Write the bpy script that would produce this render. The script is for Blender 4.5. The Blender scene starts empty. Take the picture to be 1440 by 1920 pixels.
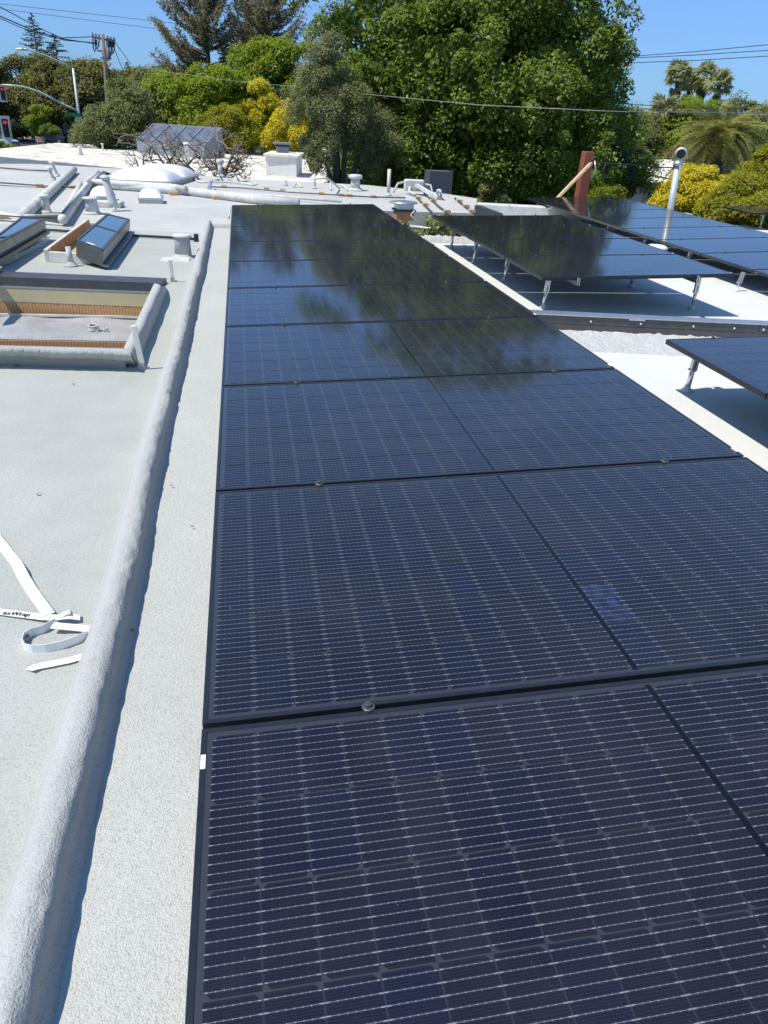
import bpy, bmesh, math, random
import numpy as np
from mathutils import Vector, Matrix
rad = math.radians
SC = bpy.context.scene
COL = SC.collection
rnd = random.Random(7)

# ---------------------------------------------------------------- camera
CAM = Vector((0.1164, -1.117, 1.1706))
FWD = Vector((0.17134849, 0.86830493, -0.46549569))
RGT = Vector((0.98434288, -0.17070768, 0.04390877))
UPV = Vector((0.04133749, 0.46573107, 0.88396028))
cam = bpy.data.cameras.new('camera'); cam_o = bpy.data.objects.new('camera', cam); COL.objects.link(cam_o)
cam.sensor_fit = 'VERTICAL'; cam.sensor_height = 34.6; cam.lens = 34.6*1399/1920
cam.clip_start = 0.05; cam.clip_end = 3000
m = Matrix((RGT, UPV, -FWD)).transposed().to_4x4(); m.translation = CAM
cam_o.matrix_world = m
SC.camera = cam_o
# ---------------------------------------------------------------- light
SUN_EL, SUN_AZ = 60.0, 252.0          # azimuth clockwise from +Y
w = bpy.data.worlds.new('World'); SC.world = w; w.use_nodes = True
nt = w.node_tree
sky = nt.nodes.new('ShaderNodeTexSky'); sky.sky_type = 'NISHITA'; sky.sun_disc = False
sky.sun_elevation = rad(SUN_EL); sky.sun_rotation = rad(SUN_AZ)
sky.altitude = 10; sky.air_density = 1.0; sky.dust_density = 0.05; sky.ozone_density = 1.5
tintn = nt.nodes.new('ShaderNodeMix'); tintn.data_type = 'RGBA'; tintn.blend_type = 'MULTIPLY'; tintn.inputs[0].default_value = 1.0   # camera white balance
satn = nt.nodes.new('ShaderNodeHueSaturation'); satn.inputs['Saturation'].default_value = 1.08
nt.links.new(sky.outputs[0], satn.inputs['Color']); nt.links.new(satn.outputs[0], tintn.inputs[6]); tcw = nt.nodes.new('ShaderNodeTexCoord'); sxyz = nt.nodes.new('ShaderNodeSeparateXYZ'); trmp = nt.nodes.new('ShaderNodeValToRGB')
nt.links.new(tcw.outputs['Generated'], sxyz.inputs[0]); nt.links.new(sxyz.outputs[2], trmp.inputs[0])   # clear-day sky: bluer near the horizon than the model
trmp.color_ramp.elements[0].position = 0.0; trmp.color_ramp.elements[0].color = (0.14, 0.27, 0.55, 1)
trmp.color_ramp.elements[1].position = 0.45; trmp.color_ramp.elements[1].color = (0.76, 0.82, 0.88, 1)
nt.links.new(trmp.outputs[0], tintn.inputs[7])
nt.links.new(tintn.outputs[2], nt.nodes['Background'].inputs[0])
nt.nodes['Background'].inputs[1].default_value = 0.15
sl = bpy.data.lights.new('sun', 'SUN'); sl.energy = 3.6; sl.angle = rad(0.53); sl.color = (1.0, 0.94, 0.84)
so = bpy.data.objects.new('sun', sl); COL.objects.link(so)
sd = Vector((math.sin(rad(SUN_AZ))*math.cos(rad(SUN_EL)), math.cos(rad(SUN_AZ))*math.cos(rad(SUN_EL)), math.sin(rad(SUN_EL))))
so.rotation_euler = sd.to_track_quat('Z', 'Y').to_euler()
vs = SC.view_settings
vs.view_transform = 'Standard'; vs.look = 'None'; vs.exposure = 0.58; vs.gamma = 1.0; vs.use_curve_mapping = False

# ---------------------------------------------------------------- survey helpers: photo point -> real point on a level, or at a distance
def ray(px, py): return FWD + RGT*((px-720)/1399) - UPV*((py-960)/1399)
def on(px, py, z=0.0):
    d = ray(px, py); return CAM + d*((z-CAM.z)/d.z)
def off(px, py, dist):
    d = ray(px, py); return CAM + d*(dist/math.hypot(d.x, d.y))
def ground(px, dist, z): # ground-level point straight below photo column px
    d = ray(px, 225); h = math.hypot(d.x, d.y); return Vector((CAM.x+d.x/h*dist, CAM.y+d.y/h*dist, z))
GZ = -3.4

# ---------------------------------------------------------------- object helpers
def tag(o, label=None, cat=None, group=None, kind=None):
    if label: o['label'] = label
    if cat: o['category'] = cat
    if group: o['group'] = group
    if kind: o['kind'] = kind
    return o
def thing(name, loc, label, cat, group=None, rot=None):
    o = bpy.data.objects.new(name, None); COL.objects.link(o); o.empty_display_size = 0.1
    o.location = loc
    if rot is not None: o.rotation_euler = rot
    return tag(o, label, cat, group)
class MB:
    def __init__(s): s.v = []; s.f = []; s.uv = None
    def add(s, vs, fs):
        n = len(s.v); s.v += [tuple(p) for p in vs]; s.f += [tuple(i+n for i in f) for f in fs]; return s
    def box(s, c, d, rz=0.0, M=None):
        x, y, z = d[0]/2, d[1]/2, d[2]/2
        P = [Vector((sx*x, sy*y, sz*z)) for sz in (-1, 1) for sy in (-1, 1) for sx in (-1, 1)]
        R = M if M is not None else Matrix.Rotation(rz, 3, 'Z')
        P = [R @ p + Vector(c) for p in P]
        return s.add(P, [(0,2,3,1),(4,5,7,6),(0,1,5,4),(2,6,7,3),(0,4,6,2),(1,3,7,5)])
    def box8(s, P):   # bottom 4 ccw, top 4 ccw
        return s.add(P, [(3,2,1,0),(4,5,6,7),(0,1,5,4),(1,2,6,5),(2,3,7,6),(3,0,4,7)])
    def bar(s, a, b, wd, ht, up=(0,0,1)):
        a = Vector(a); b = Vector(b); d = (b-a).normalized(); u = Vector(up)
        sx = d.cross(u)
        if sx.length < 1e-4: sx = d.cross(Vector((1,0,0)))
        sx.normalize(); uu = sx.cross(d)
        P = []
        for p in (a, b):
            P += [p+sx*i*wd/2+uu*j*ht/2 for i, j in ((-1,-1),(1,-1),(1,1),(-1,1))]
        return s.add(P, [(3,2,1,0),(4,5,6,7),(0,1,5,4),(1,2,6,5),(2,3,7,6),(3,0,4,7)])
    def prism(s, poly, z0, z1):
        n = len(poly); P = [(p[0], p[1], z0) for p in poly]+[(p[0], p[1], z1) for p in poly]
        fs = [tuple(range(n-1, -1, -1)), tuple(range(n, 2*n))]+[(i, (i+1) % n, n+(i+1) % n, n+i) for i in range(n)]
        return s.add(P, fs)
    def tube(s, pts, r, n=8, cap=True):
        pts = [Vector(p) for p in pts]; k = len(pts); rr = r if isinstance(r, (list, tuple)) else [r]*k
        P = []; prev = None
        for i, p in enumerate(pts):
            d = (pts[min(i+1, k-1)]-pts[max(i-1, 0)])
            d = d.normalized() if d.length > 1e-9 else Vector((0,0,1))
            if prev is None:
                a = d.cross(Vector((0,0,1)))
                if a.length < 1e-3: a = d.cross(Vector((1,0,0)))
            else:
                a = prev - d*prev.dot(d)
            a.normalize(); prev = a; b = d.cross(a)
            P += [p+(a*math.cos(2*math.pi*j/n)+b*math.sin(2*math.pi*j/n))*rr[i] for j in range(n)]
        fs = [(i*n+j, i*n+(j+1) % n, (i+1)*n+(j+1) % n, (i+1)*n+j) for i in range(k-1) for j in range(n)]
        if cap: fs += [tuple(range(n-1, -1, -1)), tuple(range((k-1)*n, k*n))]
        return s.add(P, fs)
    def lathe(s, prof, n=16, o=(0,0,0), ax=None):
        o = Vector(o); P = []
        for r, z in prof:
            P += [o+Vector((r*math.cos(2*math.pi*j/n), r*math.sin(2*math.pi*j/n), z)) for j in range(n)]
        k = len(prof)
        fs = [(i*n+j, i*n+(j+1) % n, (i+1)*n+(j+1) % n, (i+1)*n+j) for i in range(k-1) for j in range(n)]
        fs += [tuple(range(n-1, -1, -1)), tuple(range((k-1)*n, k*n))]
        return s.add(P, fs)
    def dome(s, a, b, h, nx=14, ny=10, c=(0,0,0), rz=0.0, p=2.6):
        # a bubble on a rectangular base a x b
        P = []; R = Matrix.Rotation(rz, 3, 'Z')
        for j in range(ny+1):
            for i in range(nx+1):
                u = 2*i/nx-1; v = 2*j/ny-1
                z = h*max(0, (1-abs(u)**p))**0.55*max(0, (1-abs(v)**p))**0.55
                P.append(R @ Vector((u*a/2, v*b/2, z))+Vector(c))
        q = nx+1
        return s.add(P, [(j*q+i, j*q+i+1, (j+1)*q+i+1, (j+1)*q+i) for j in range(ny) for i in range(nx)])
    def grid(s, fn, nu, nv):
        P = [fn(i/nu, j/nv) for j in range(nv+1) for i in range(nu+1)]; q = nu+1
        return s.add(P, [(j*q+i, j*q+i+1, (j+1)*q+i+1, (j+1)*q+i) for j in range(nv) for i in range(nu)])
    def mesh(s, name, mat, smooth=False):
        me = bpy.data.meshes.new(name); me.from_pydata(s.v, [], s.f); me.update()
        if s.uv:
            ul = me.uv_layers.new(name='UVMap')
            ul.data.foreach_set('uv', np.array(s.uv, dtype=np.float32).ravel())
        if mat: me.materials.append(mat)
        if smooth: me.polygons.foreach_set('use_smooth', [True]*len(me.polygons))
        return me
    def build(s, name, mat, parent=None, smooth=False, bevel=0.0, world=True):
        # world=True: vertices are world points; they are moved into the parent's frame (parents carry no rotation then)
        if parent is not None and world:
            l = parent.location; s.v = [(p[0]-l.x, p[1]-l.y, p[2]-l.z) for p in s.v]
        me = s.mesh(name, mat, smooth)
        if bevel > 0:
            bm = bmesh.new(); bm.from_mesh(me)
            bmesh.ops.bevel(bm, geom=list(bm.edges), offset=bevel, segments=1, affect='EDGES', clamp_overlap=True)
            bm.to_mesh(me); bm.free()
        o = bpy.data.objects.new(name, me); COL.objects.link(o)
        if parent is not None: o.parent = parent
        return o
def copy_obj(o, parent=None):
    c = o.copy(); COL.objects.link(c)
    if parent is not None: c.parent = parent
    return c
def copy_tree(o, parent=None):
    c = copy_obj(o, parent)
    for ch in list(o.children): copy_tree(ch, c)
    return c

# ---------------------------------------------------------------- materials
class NT:
    def __init__(s, name):
        s.m = bpy.data.materials.new(name); s.m.use_nodes = True; s.t = s.m.node_tree
        s.b = s.t.nodes['Principled BSDF']; s.out = s.t.nodes['Material Output']
    def n(s, typ, **kw):
        x = s.t.nodes.new(typ)
        for k, v in kw.items(): setattr(x, k, v)
        return x
    def link(s, a, b): s.t.links.new(a, b)
    def val(s, sock, v):
        if hasattr(v, 'is_output') or isinstance(v, bpy.types.NodeSocket): s.link(v, sock)
        else: sock.default_value = v
    def math(s, op, a, b=0.0, c=None, clamp=False):
        x = s.n('ShaderNodeMath', operation=op); x.use_clamp = clamp
        s.val(x.inputs[0], a); s.val(x.inputs[1], b)
        if c is not None: s.val(x.inputs[2], c)
        return x.outputs[0]
    def mix(s, f, a, b):
        x = s.n('ShaderNodeMix', data_type='RGBA')
        s.val(x.inputs[0], f)
        for sock, v in ((x.inputs[6], a), (x.inputs[7], b)):
            s.val(sock, (v[0], v[1], v[2], 1) if isinstance(v, (tuple, list)) else v)
        return x.outputs[2]
    def noise(s, scale, detail=4, rough=0.55, vec=None, dist=0.0):
        x = s.n('ShaderNodeTexNoise'); x.inputs['Scale'].default_value = scale
        x.inputs['Detail'].default_value = detail; x.inputs['Roughness'].default_value = rough; x.inputs['Distortion'].default_value = dist
        s.link(vec if vec is not None else s.pos(), x.inputs['Vector']); return x.outputs[0]
    def pos(s):
        if not hasattr(s, '_p'):
            g = s.n('ShaderNodeTexCoord'); s._p = g.outputs['Object']
        return s._p
    def ramp(s, fac, stops):
        x = s.n('ShaderNodeValToRGB'); e = x.color_ramp.elements
        while len(e) < len(stops): e.new(0.5)
        for q, (p, c) in zip(e, stops):
            q.position = p; q.color = (c[0], c[1], c[2], 1) if isinstance(c, (tuple, list)) else (c, c, c, 1)
        s.link(fac, x.inputs[0]); return x.outputs[0]
    def bump(s, h, strength=0.5, dist=0.01):
        x = s.n('ShaderNodeBump'); x.inputs['Strength'].default_value = strength; x.inputs['Distance'].default_value = dist
        s.link(h, x.inputs['Height']); s.link(x.outputs[0], s.b.inputs['Normal']); return x
    def set(s, **kw):
        for k, v in kw.items():
            sock = s.b.inputs[k.replace('_', ' ')]
            s.val(sock, (v[0], v[1], v[2], 1) if isinstance(v, (tuple, list)) and sock.type == 'RGBA' else v)
        return s
def plain(name, col, rough=0.6, metal=0.0, var=0.12, scale=6.0, spec=0.4, bump=0.0, bscale=60.0):
    t = NT(name)
    f = t.noise(scale, 5, 0.6)
    t.set(Base_Color=t.ramp(f, [(0.3, tuple(c*(1-var) for c in col)), (0.7, tuple(min(1, c*(1+var)) for c in col))]), Roughness=rough, Metallic=metal)
    t.b.inputs['Specular IOR Level'].default_value = spec
    if bump > 0: t.bump(t.noise(bscale, 4, 0.6), bump, 0.004)
    return t.m
def roof_mat(name, col, grain=0.35, gscale=170.0, stain=0.10, warm=(1.0, 1.0, 1.0), bump=0.55, bd=0.006, wave=0.0):
    t = NT(name)
    big = t.noise(0.9, 5, 0.6); mid = t.noise(7.0, 5, 0.62); fine = t.noise(gscale, 2, 0.6); fine2 = t.noise(gscale*0.42, 3, 0.6)
    blot = t.ramp(t.noise(2.6, 6, 0.66, dist=0.6), [(0.38, 0.0), (0.52, 0.5), (0.70, 1.0)]); spots = t.ramp(t.noise(38, 2, 0.5), [(0.70, 0.0), (0.78, 0.5)])
    c0 = t.ramp(big, [(0.30, tuple(c*(1-stain)*w for c, w in zip(col, warm))), (0.70, tuple(min(.9, c*(1+stain*0.5)) for c in col))])
    c1 = t.mix(t.ramp(mid, [(0.42, 0.0), (0.75, 0.35)]), c0, tuple(min(.9, c*1.12) for c in col))
    c1 = t.mix(t.math('MULTIPLY', blot, stain*1.6), c1, tuple(min(.9, c*1.28) for c in col)); c1 = t.mix(t.math('MULTIPLY', spots, stain*1.5), c1, tuple(c*0.62 for c in col))
    g = t.math('ADD', t.math('MULTIPLY', fine, 0.65), t.math('MULTIPLY', fine2, 0.35))
    c2 = t.mix(t.ramp(g, [(0.36, grain), (0.50, 0.0)]), c1, tuple(c*0.45 for c in col))
    t.set(Base_Color=c2, Roughness=0.85); t.b.inputs['Specular IOR Level'].default_value = 0.25
    h = g if wave == 0 else t.math('ADD', g, t.math('MULTIPLY', t.noise(16, 3, 0.6), wave))
    t.bump(h, bump, bd)
    return t.m
def leaf_mat(name, cols, trans=0.35, rough=0.5, spec=0.35, patch=0.0, patch_col=None, pscale=0.35):
    t = NT(name)
    g = t.n('ShaderNodeNewGeometry')
    c = t.ramp(g.outputs['Random Per Island'], [(i/(len(cols)-1), q) for i, q in enumerate(cols)])
    if patch_col is not None:
        c = t.mix(t.ramp(t.noise(pscale, 3, 0.5), [(0.5-patch, 0.0), (0.6, 0.85)]), c, patch_col)
    t.set(Base_Color=c, Roughness=rough); t.b.inputs['Specular IOR Level'].default_value = spec
    tr = t.n('ShaderNodeBsdfTranslucent'); hs = t.n('ShaderNodeHueSaturation')
    hs.inputs['Value'].default_value = 1.5; hs.inputs['Saturation'].default_value = 1.1
    t.link(c, hs.inputs['Color']); t.link(hs.outputs[0], tr.inputs['Color'])
    mx = t.n('ShaderNodeMixShader'); mx.inputs[0].default_value = trans
    t.link(t.b.outputs[0], mx.inputs[1]); t.link(tr.outputs[0], mx.inputs[2]); t.link(mx.outputs[0], t.out.inputs['Surface'])
    return t.m

M = {}
M['strip'] = roof_mat('granulated_roof', (0.50, 0.515, 0.48), grain=0.5, gscale=330, stain=0.08, bump=0.7, bd=0.008)
M['left'] = roof_mat('foam_roof', (0.40, 0.415, 0.38), grain=0.45, gscale=210, stain=0.14, bump=0.5, bd=0.006)
M['curb'] = roof_mat('foam_curb', (0.43, 0.435, 0.41), grain=0.38, gscale=250, stain=0.07, bump=0.7, bd=0.007, wave=0.35)
M['far'] = roof_mat('white_roof', (0.455, 0.46, 0.43), grain=0.2, gscale=120, stain=0.12, bump=0.3)
M['right'] = roof_mat('fresh_white_roof', (0.61, 0.62, 0.585), grain=0.2, gscale=190, stain=0.05, bump=0.5, bd=0.006)
M['stucco'] = roof_mat('sprayed_foam', (0.57, 0.58, 0.56), grain=0.3, gscale=120, stain=0.05, bump=1.0, bd=0.02, wave=1.5)
M['neigh'] = roof_mat('dirty_white_roof', (0.68, 0.65, 0.58), grain=0.15, gscale=40, stain=0.42, warm=(1.0, .93, .80), bump=0.3)
M['wpaint'] = plain('white_paint', (0.54, 0.545, 0.51), 0.85, var=0.16, scale=9, spec=0.2, bump=0.35, bscale=60)
M['wdome'] = plain('white_acrylic', (0.82, 0.82, 0.82), 0.25, var=0.03, spec=0.5)
M['skirt'] = plain('dull_silver', (0.20, 0.205, 0.21), 0.4, metal=0.6, var=0.25, scale=4)
M['gal'] = plain('galvanised_steel', (0.55, 0.57, 0.58), 0.38, metal=0.85, var=0.15, scale=30)
M['alu'] = plain('bare_aluminium', (0.66, 0.67, 0.68), 0.33, metal=0.9, var=0.08, scale=40)
M['frame'] = plain('black_anodised', (0.022, 0.025, 0.032), 0.27, metal=0.25, var=0.2, scale=20, spec=0.6)
M['frameside'] = plain('grey_anodised', (0.12, 0.12, 0.125), 0.35, metal=0.6, var=0.15, scale=20, spec=0.5)
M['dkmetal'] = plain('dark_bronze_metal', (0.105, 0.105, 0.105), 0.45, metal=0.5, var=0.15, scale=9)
M['sticker'] = plain('white_sticker', (0.8, 0.8, 0.8), 0.4, var=0.03)
M['black'] = plain('black_rubber', (0.02, 0.02, 0.022), 0.5)
M['wood'] = plain('raw_lumber', (0.62, 0.46, 0.27), 0.75, var=0.18, scale=14, bump=0.2)
M['ply'] = plain('plywood', (0.52, 0.33, 0.17), 0.7, var=0.2, scale=10)
M['slat'] = plain('cedar_slat', (0.47, 0.26, 0.12), 0.6, var=0.2, scale=12)
M['stake'] = plain('pale_stake', (0.76, 0.73, 0.60), 0.7, var=0.08, scale=30)
M['olive'] = plain('khaki_board', (0.50, 0.43, 0.25), 0.6, var=0.06)
M['redpost'] = plain('redwood_stain', (0.26, 0.085, 0.05), 0.6, var=0.15, scale=8)
M['tape'] = plain('white_tape', (0.80, 0.80, 0.78), 0.5, var=0.03, scale=30)
M['tapeback'] = plain('tape_liner', (0.52, 0.51, 0.46), 0.5, var=0.06, scale=30)
M['ink'] = plain('black_ink', (0.03, 0.03, 0.03), 0.6)
M['dry'] = plain('dry_leaf', (0.36, 0.20, 0.09), 0.7, var=0.3, scale=60)
M['bark'] = plain('bark', (0.11, 0.085, 0.065), 0.9, var=0.3, scale=5, bump=0.5, bscale=14)
M['deadwood'] = plain('grey_deadwood', (0.22, 0.175, 0.135), 0.9, var=0.3, scale=8)
M['pole'] = plain('weathered_pole', (0.20, 0.145, 0.105), 0.85, var=0.2, scale=3)
M['galv'] = plain('galvanised_pole', (0.50, 0.53, 0.52), 0.5, metal=0.3, var=0.08, scale=3)
M['wiregrey'] = plain('grey_cable', (0.22, 0.22, 0.21), 0.7)
M['wire'] = plain('wire', (0.03, 0.03, 0.035), 0.6)
M['asphalt'] = plain('asphalt', (0.055, 0.055, 0.057), 0.9, var=0.2, scale=1.2)
M['concrete'] = plain('concrete', (0.42, 0.40, 0.36), 0.85, var=0.12, scale=1.5)
M['dirt'] = plain('bare_soil', (0.27, 0.20, 0.13), 0.95, var=0.25, scale=0.7)
M['lawn'] = plain('ground_cover', (0.07, 0.085, 0.03), 0.95, var=0.4, scale=0.4)
M['wall'] = plain('painted_wall', (0.55, 0.53, 0.48), 0.8, var=0.08)
M['wallw'] = plain('white_wall', (0.68, 0.68, 0.66), 0.8, var=0.06)
M['greywall'] = plain('grey_siding', (0.20, 0.23, 0.26), 0.8, var=0.08)
M['shadedgrey'] = plain('shaded_grey_siding', (0.075, 0.085, 0.095), 0.8, var=0.1)  # grey siding, base colour darkened to carry the shade it stands in
M['brick'] = plain('red_brick', (0.42, 0.20, 0.10), 0.8, var=0.2, scale=14)
M['carb'] = plain('dark_blue_paint', (0.02, 0.025, 0.05), 0.25, spec=0.6)
M['carw'] = plain('silver_blue_paint', (0.30, 0.36, 0.45), 0.25, spec=0.6)
M['carglass'] = plain('car_glass', (0.03, 0.035, 0.04), 0.06, spec=0.7)
M['tyre'] = plain('tyre', (0.02, 0.02, 0.02), 0.8)
M['green'] = plain('green_sign', (0.01, 0.16, 0.075), 0.5, var=0.04)
M['hood'] = plain('signal_black', (0.015, 0.015, 0.016), 0.5)
M['lensoff'] = plain('dark_lens', (0.03, 0.035, 0.03), 0.3)
t = NT('red_signal_lamp'); t.set(Base_Color=(0.6, 0.02, 0.02), Emission_Color=(1.0, 0.04, 0.03)); t.b.inputs['Emission Strength'].default_value = 0.4; M['red'] = t.m
t = NT('skylight_glass'); t.set(Base_Color=(0.05, 0.085, 0.095), Roughness=0.06); t.b.inputs['Specular IOR Level'].default_value = 0.3
t.b.inputs['Coat Weight'].default_value = 0.45; t.b.inputs['Coat Roughness'].default_value = 0.02; t.b.inputs['Coat IOR'].default_value = 1.45; M['glass'] = t.m
t = NT('weathered_glazing'); t.set(Base_Color=t.ramp(t.noise(2.0, 4), [(0.3, (0.07, 0.085, 0.11)), (0.7, (0.15, 0.175, 0.21))]), Roughness=0.35); M['glazing'] = t.m
t = NT('membrane'); t.set(Base_Color=t.ramp(t.noise(5, 5), [(0.3, (0.27, 0.275, 0.275)), (0.7, (0.36, 0.365, 0.365))]), Roughness=0.6)
t.bump(t.noise(3.5, 3, 0.5), 0.8, 0.05); M['membrane'] = t.m

# solar laminate and cells: both lie under the same glass (the coat layer)
def coat(t, r=0.07):
    t.b.inputs['Coat Weight'].default_value = 1.0; t.b.inputs['Coat Roughness'].default_value = r; t.b.inputs['Coat IOR'].default_value = 1.5
    return t
t = coat(NT('black_backsheet')); t.set(Base_Color=(0.030, 0.032, 0.037), Roughness=0.5); t.b.inputs['Specular IOR Level'].default_value = 0.2; M['laminate'] = t.m
t = coat(NT('black_seam')); t.set(Base_Color=(0.0022, 0.0025, 0.0032), Roughness=0.6); t.b.inputs['Specular IOR Level'].default_value = 0.05; M['seam'] = t.m
def cell_mat():
    t = coat(NT('solar_cell'))
    uvn = t.n('ShaderNodeUVMap'); uvn.uv_map = 'UVMap'; sp = t.n('ShaderNodeSeparateXYZ'); t.link(uvn.outputs[0], sp.inputs[0])
    u, v = sp.outputs[0], sp.outputs[1]
    def band(x, half, soft):   # 1 inside |x|<half
        return t.math('SUBTRACT', 1.0, t.math('DIVIDE', t.math('SUBTRACT', x, half-soft), soft*2, clamp=True), clamp=True)
    dv = t.math('ABSOLUTE', t.math('SUBTRACT', t.math('FRACT', t.math('MULTIPLY', v, 9.0)), 0.5))
    du = t.math('ABSOLUTE', t.math('SUBTRACT', t.math('FRACT', t.math('MULTIPLY', u, 7.0)), 0.5))
    ue = t.math('MINIMUM', u, t.math('SUBTRACT', 1.0, u))
    line = band(dv, 0.024, 0.010)
    pad = t.math('MULTIPLY', band(dv, 0.052, 0.014), band(du, 0.06, 0.03))
    end = t.math('MULTIPLY', band(dv, 0.048, 0.014), band(ue, 0.07, 0.02))
    silver = t.math('MAXIMUM', line, t.math('MAXIMUM', pad, end))
    edge = t.math('MULTIPLY', band(ue, 0.012, 0.004), 0.35)
    dv2 = t.math('ABSOLUTE', t.math('SUBTRACT', t.math('FRACT', t.math('MULTIPLY', v, 36.0)), 0.5))
    dots = t.math('MULTIPLY', t.math('MULTIPLY', band(dv2, 0.10, 0.05), band(t.math('ABSOLUTE', t.math('SUBTRACT', t.math('FRACT', t.math('MULTIPLY', u, 24.0)), 0.5)), 0.25, 0.1)), 0.10)
    oi = t.n('ShaderNodeObjectInfo'); gi = t.n('ShaderNodeNewGeometry')
    r = t.math('FRACT', t.math('ADD', oi.outputs['Random'], gi.outputs['Random Per Island']))
    base = t.ramp(r, [(0.0, (0.0038, 0.0034, 0.0100)), (0.35, (0.0048, 0.0038, 0.0096)), (0.6, (0.0068, 0.0050, 0.0090)), (0.8, (0.0038, 0.0036, 0.0120)), (1.0, (0.0032, 0.0034, 0.0150))])
    base = t.mix(1.0, base, base)
    tint = t.n('ShaderNodeMix', data_type='RGBA', blend_type='ADD'); tint.inputs[0].default_value = 1.0
    t.link(base, tint.inputs[6])
    sub = t.n('ShaderNodeMix', data_type='RGBA', blend_type='MULTIPLY'); sub.inputs[0].default_value = 1.0
    t.link(oi.outputs['Color'], sub.inputs[6]); sub.inputs[7].default_value = (1, 1, 1, 1)
    mk = t.ramp(t.noise(3.2, 4, 0.6, vec=uvn.outputs[0]), [(0.38, 0.0), (0.62, 1.0)])
    t.link(mk, sub.inputs[7]); t.link(sub.outputs[2], tint.inputs[7])
    c = t.mix(dots, tint.outputs[2], (0.22, 0.23, 0.28))
    c = t.mix(edge, c, (0.05, 0.06, 0.09))
    padf = t.math('MAXIMUM', pad, end)
    silc = t.mix(padf, (0.22, 0.22, 0.222), (0.34, 0.34, 0.33))
    c = t.mix(silver, c, silc)
    wp = gi.outputs['Position']
    film = t.ramp(t.noise(2.2, 6, 0.7, vec=wp, dist=0.8), [(0.42, 0.0), (0.75, 0.045)]); c = t.mix(film, c, (0.22, 0.22, 0.23))   # dust film
    speck = t.ramp(t.noise(120, 1, 0.4, vec=wp), [(0.80, 0.0), (0.83, 0.45)]); c = t.mix(speck, c, (0.30, 0.30, 0.30))
    t.set(Base_Color=c, Roughness=t.math('SUBTRACT', 0.55, t.math('MULTIPLY', silver, 0.2)), Metallic=t.math('MULTIPLY', silver, 0.35))
    t.b.inputs['Specular IOR Level'].default_value = 0.06
    dust = t.noise(3.0, 5, 0.65, vec=gi.outputs['Position'])
    t.link(t.ramp(dust, [(0.3, 0.05), (0.75, 0.10)]), t.b.inputs['Coat Roughness'])
    return t.m
M['cell'] = cell_mat()

# ================================================================= SETTING: roofs and ground
def struct(name, mb, mat, smooth=False):
    return tag(mb.build(name, mat, None, smooth), kind='structure')
def xy(v): return (v.x, v.y)
mb = MB(); mb.grid(lambda u, v: (-700+1400*u, -200+1600*v, GZ), 8, 8); struct('ground', mb, M['lawn'])
# roof we stand on: foam-coated left field, granulated strip under the long array
E0 = on(0, 307); E1 = on(58, 307); E2 = on(240, 317); E3 = on(420, 333); E4 = on(690, 347); E5 = on(800, 358); E6 = on(895, 372)
left_poly = [(-7, -3), (-0.25, -3), (-0.25, 8.05), (-0.25, 8.10), (-7, 8.4)]
# light well hole in the left field: build the field from pieces round it
WX0, WX1, WY0, WY1 = -3.2, -0.53, 2.93, 4.72
mb = MB()
mb.prism([(-7, -3), (-0.25, -3), (-0.25, WY0), (-7, WY0)], GZ, 0)
mb.prism([(WX1, WY0), (-0.25, WY0), (-0.25, WY1), (WX1, WY1)], GZ, 0)
mb.prism([(-7, WY0), (WX0, WY0), (WX0, WY1), (-7, WY1)], GZ, 0)
B1 = on(300, 531, .035); B0 = B1+(on(-160, 512, .035)-B1)*1.6; yb = lambda x: B0.y+(B1.y-B0.y)*(x-B0.x)/(B1.x-B0.x)+.03
mb.prism([(-7, yb(-7)), (WX1, yb(WX1)), (WX1, WY1), (-0.25, WY1), (-0.25, 7.6), (-7, 8.6)], GZ, 0)
struct('roof_left', mb, M['left'])
mb = MB(); mb.prism([(-0.25, -3), (0.9, -3), (0.9, 9.3), (0.0, 9.35), (-0.02, 8.02), (-0.25, 8.06)], GZ, -0.004); struct('roof_strip', mb, M['strip'])
mb = MB()
ffront = [(-7, 8.6), (-0.25, 7.6), (-0.25, 8.06), (-0.02, 8.02), (0.0, 9.35), (1.75, 9.35), (1.8, 10.25), (3.2, 10.28), (3.5, 10.3)]
mb.prism(ffront+[xy(E6), xy(E5), xy(E4), xy(E3), xy(E2), xy(E1), xy(E0), (-7, 16.2)], GZ, -0.001); struct('roof_far', mb, M['far'])
mb = MB(); mb.prism([(0.9, -3), (9.6, -3), (9.6, 12.6), (5.2, 13.6), (4.35, 12.9), (3.45, 9.95), (3.0, 9.55), (0.9, 9.25)], GZ, -0.32); struct('roof_right', mb, M['right'])
# street, kerb and bare verge seen over the neighbour's roof
s0 = ground(60, 64, 0); s1 = ground(140, 150, 0)
def strip(name, pts, mat, z):
    mb = MB(); n = len(pts); mb.add([(p[0], p[1], z) for p in pts], [tuple(range(n))]); struct(name, mb, mat)
def gp(px, py): return xy(on(px, py, GZ))
strip('road', [gp(-120, 305), gp(60, 292), gp(160, 275), gp(150, 249), gp(118, 251), gp(60, 262), gp(-120, 282)], M['asphalt'], GZ+.012)
mb = MB(); mb.prism([gp(30, 264), gp(60, 261.5), gp(118, 250.5), gp(108, 249), gp(60, 256), gp(24, 259)], GZ+.004, GZ+.13); struct('pavement', mb, M['concrete'])
strip('bare_verge', [gp(24, 259), gp(60, 255.5), gp(108, 249), gp(105, 244), gp(40, 246), gp(20, 250)], M['dirt'], GZ+.008)
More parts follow.
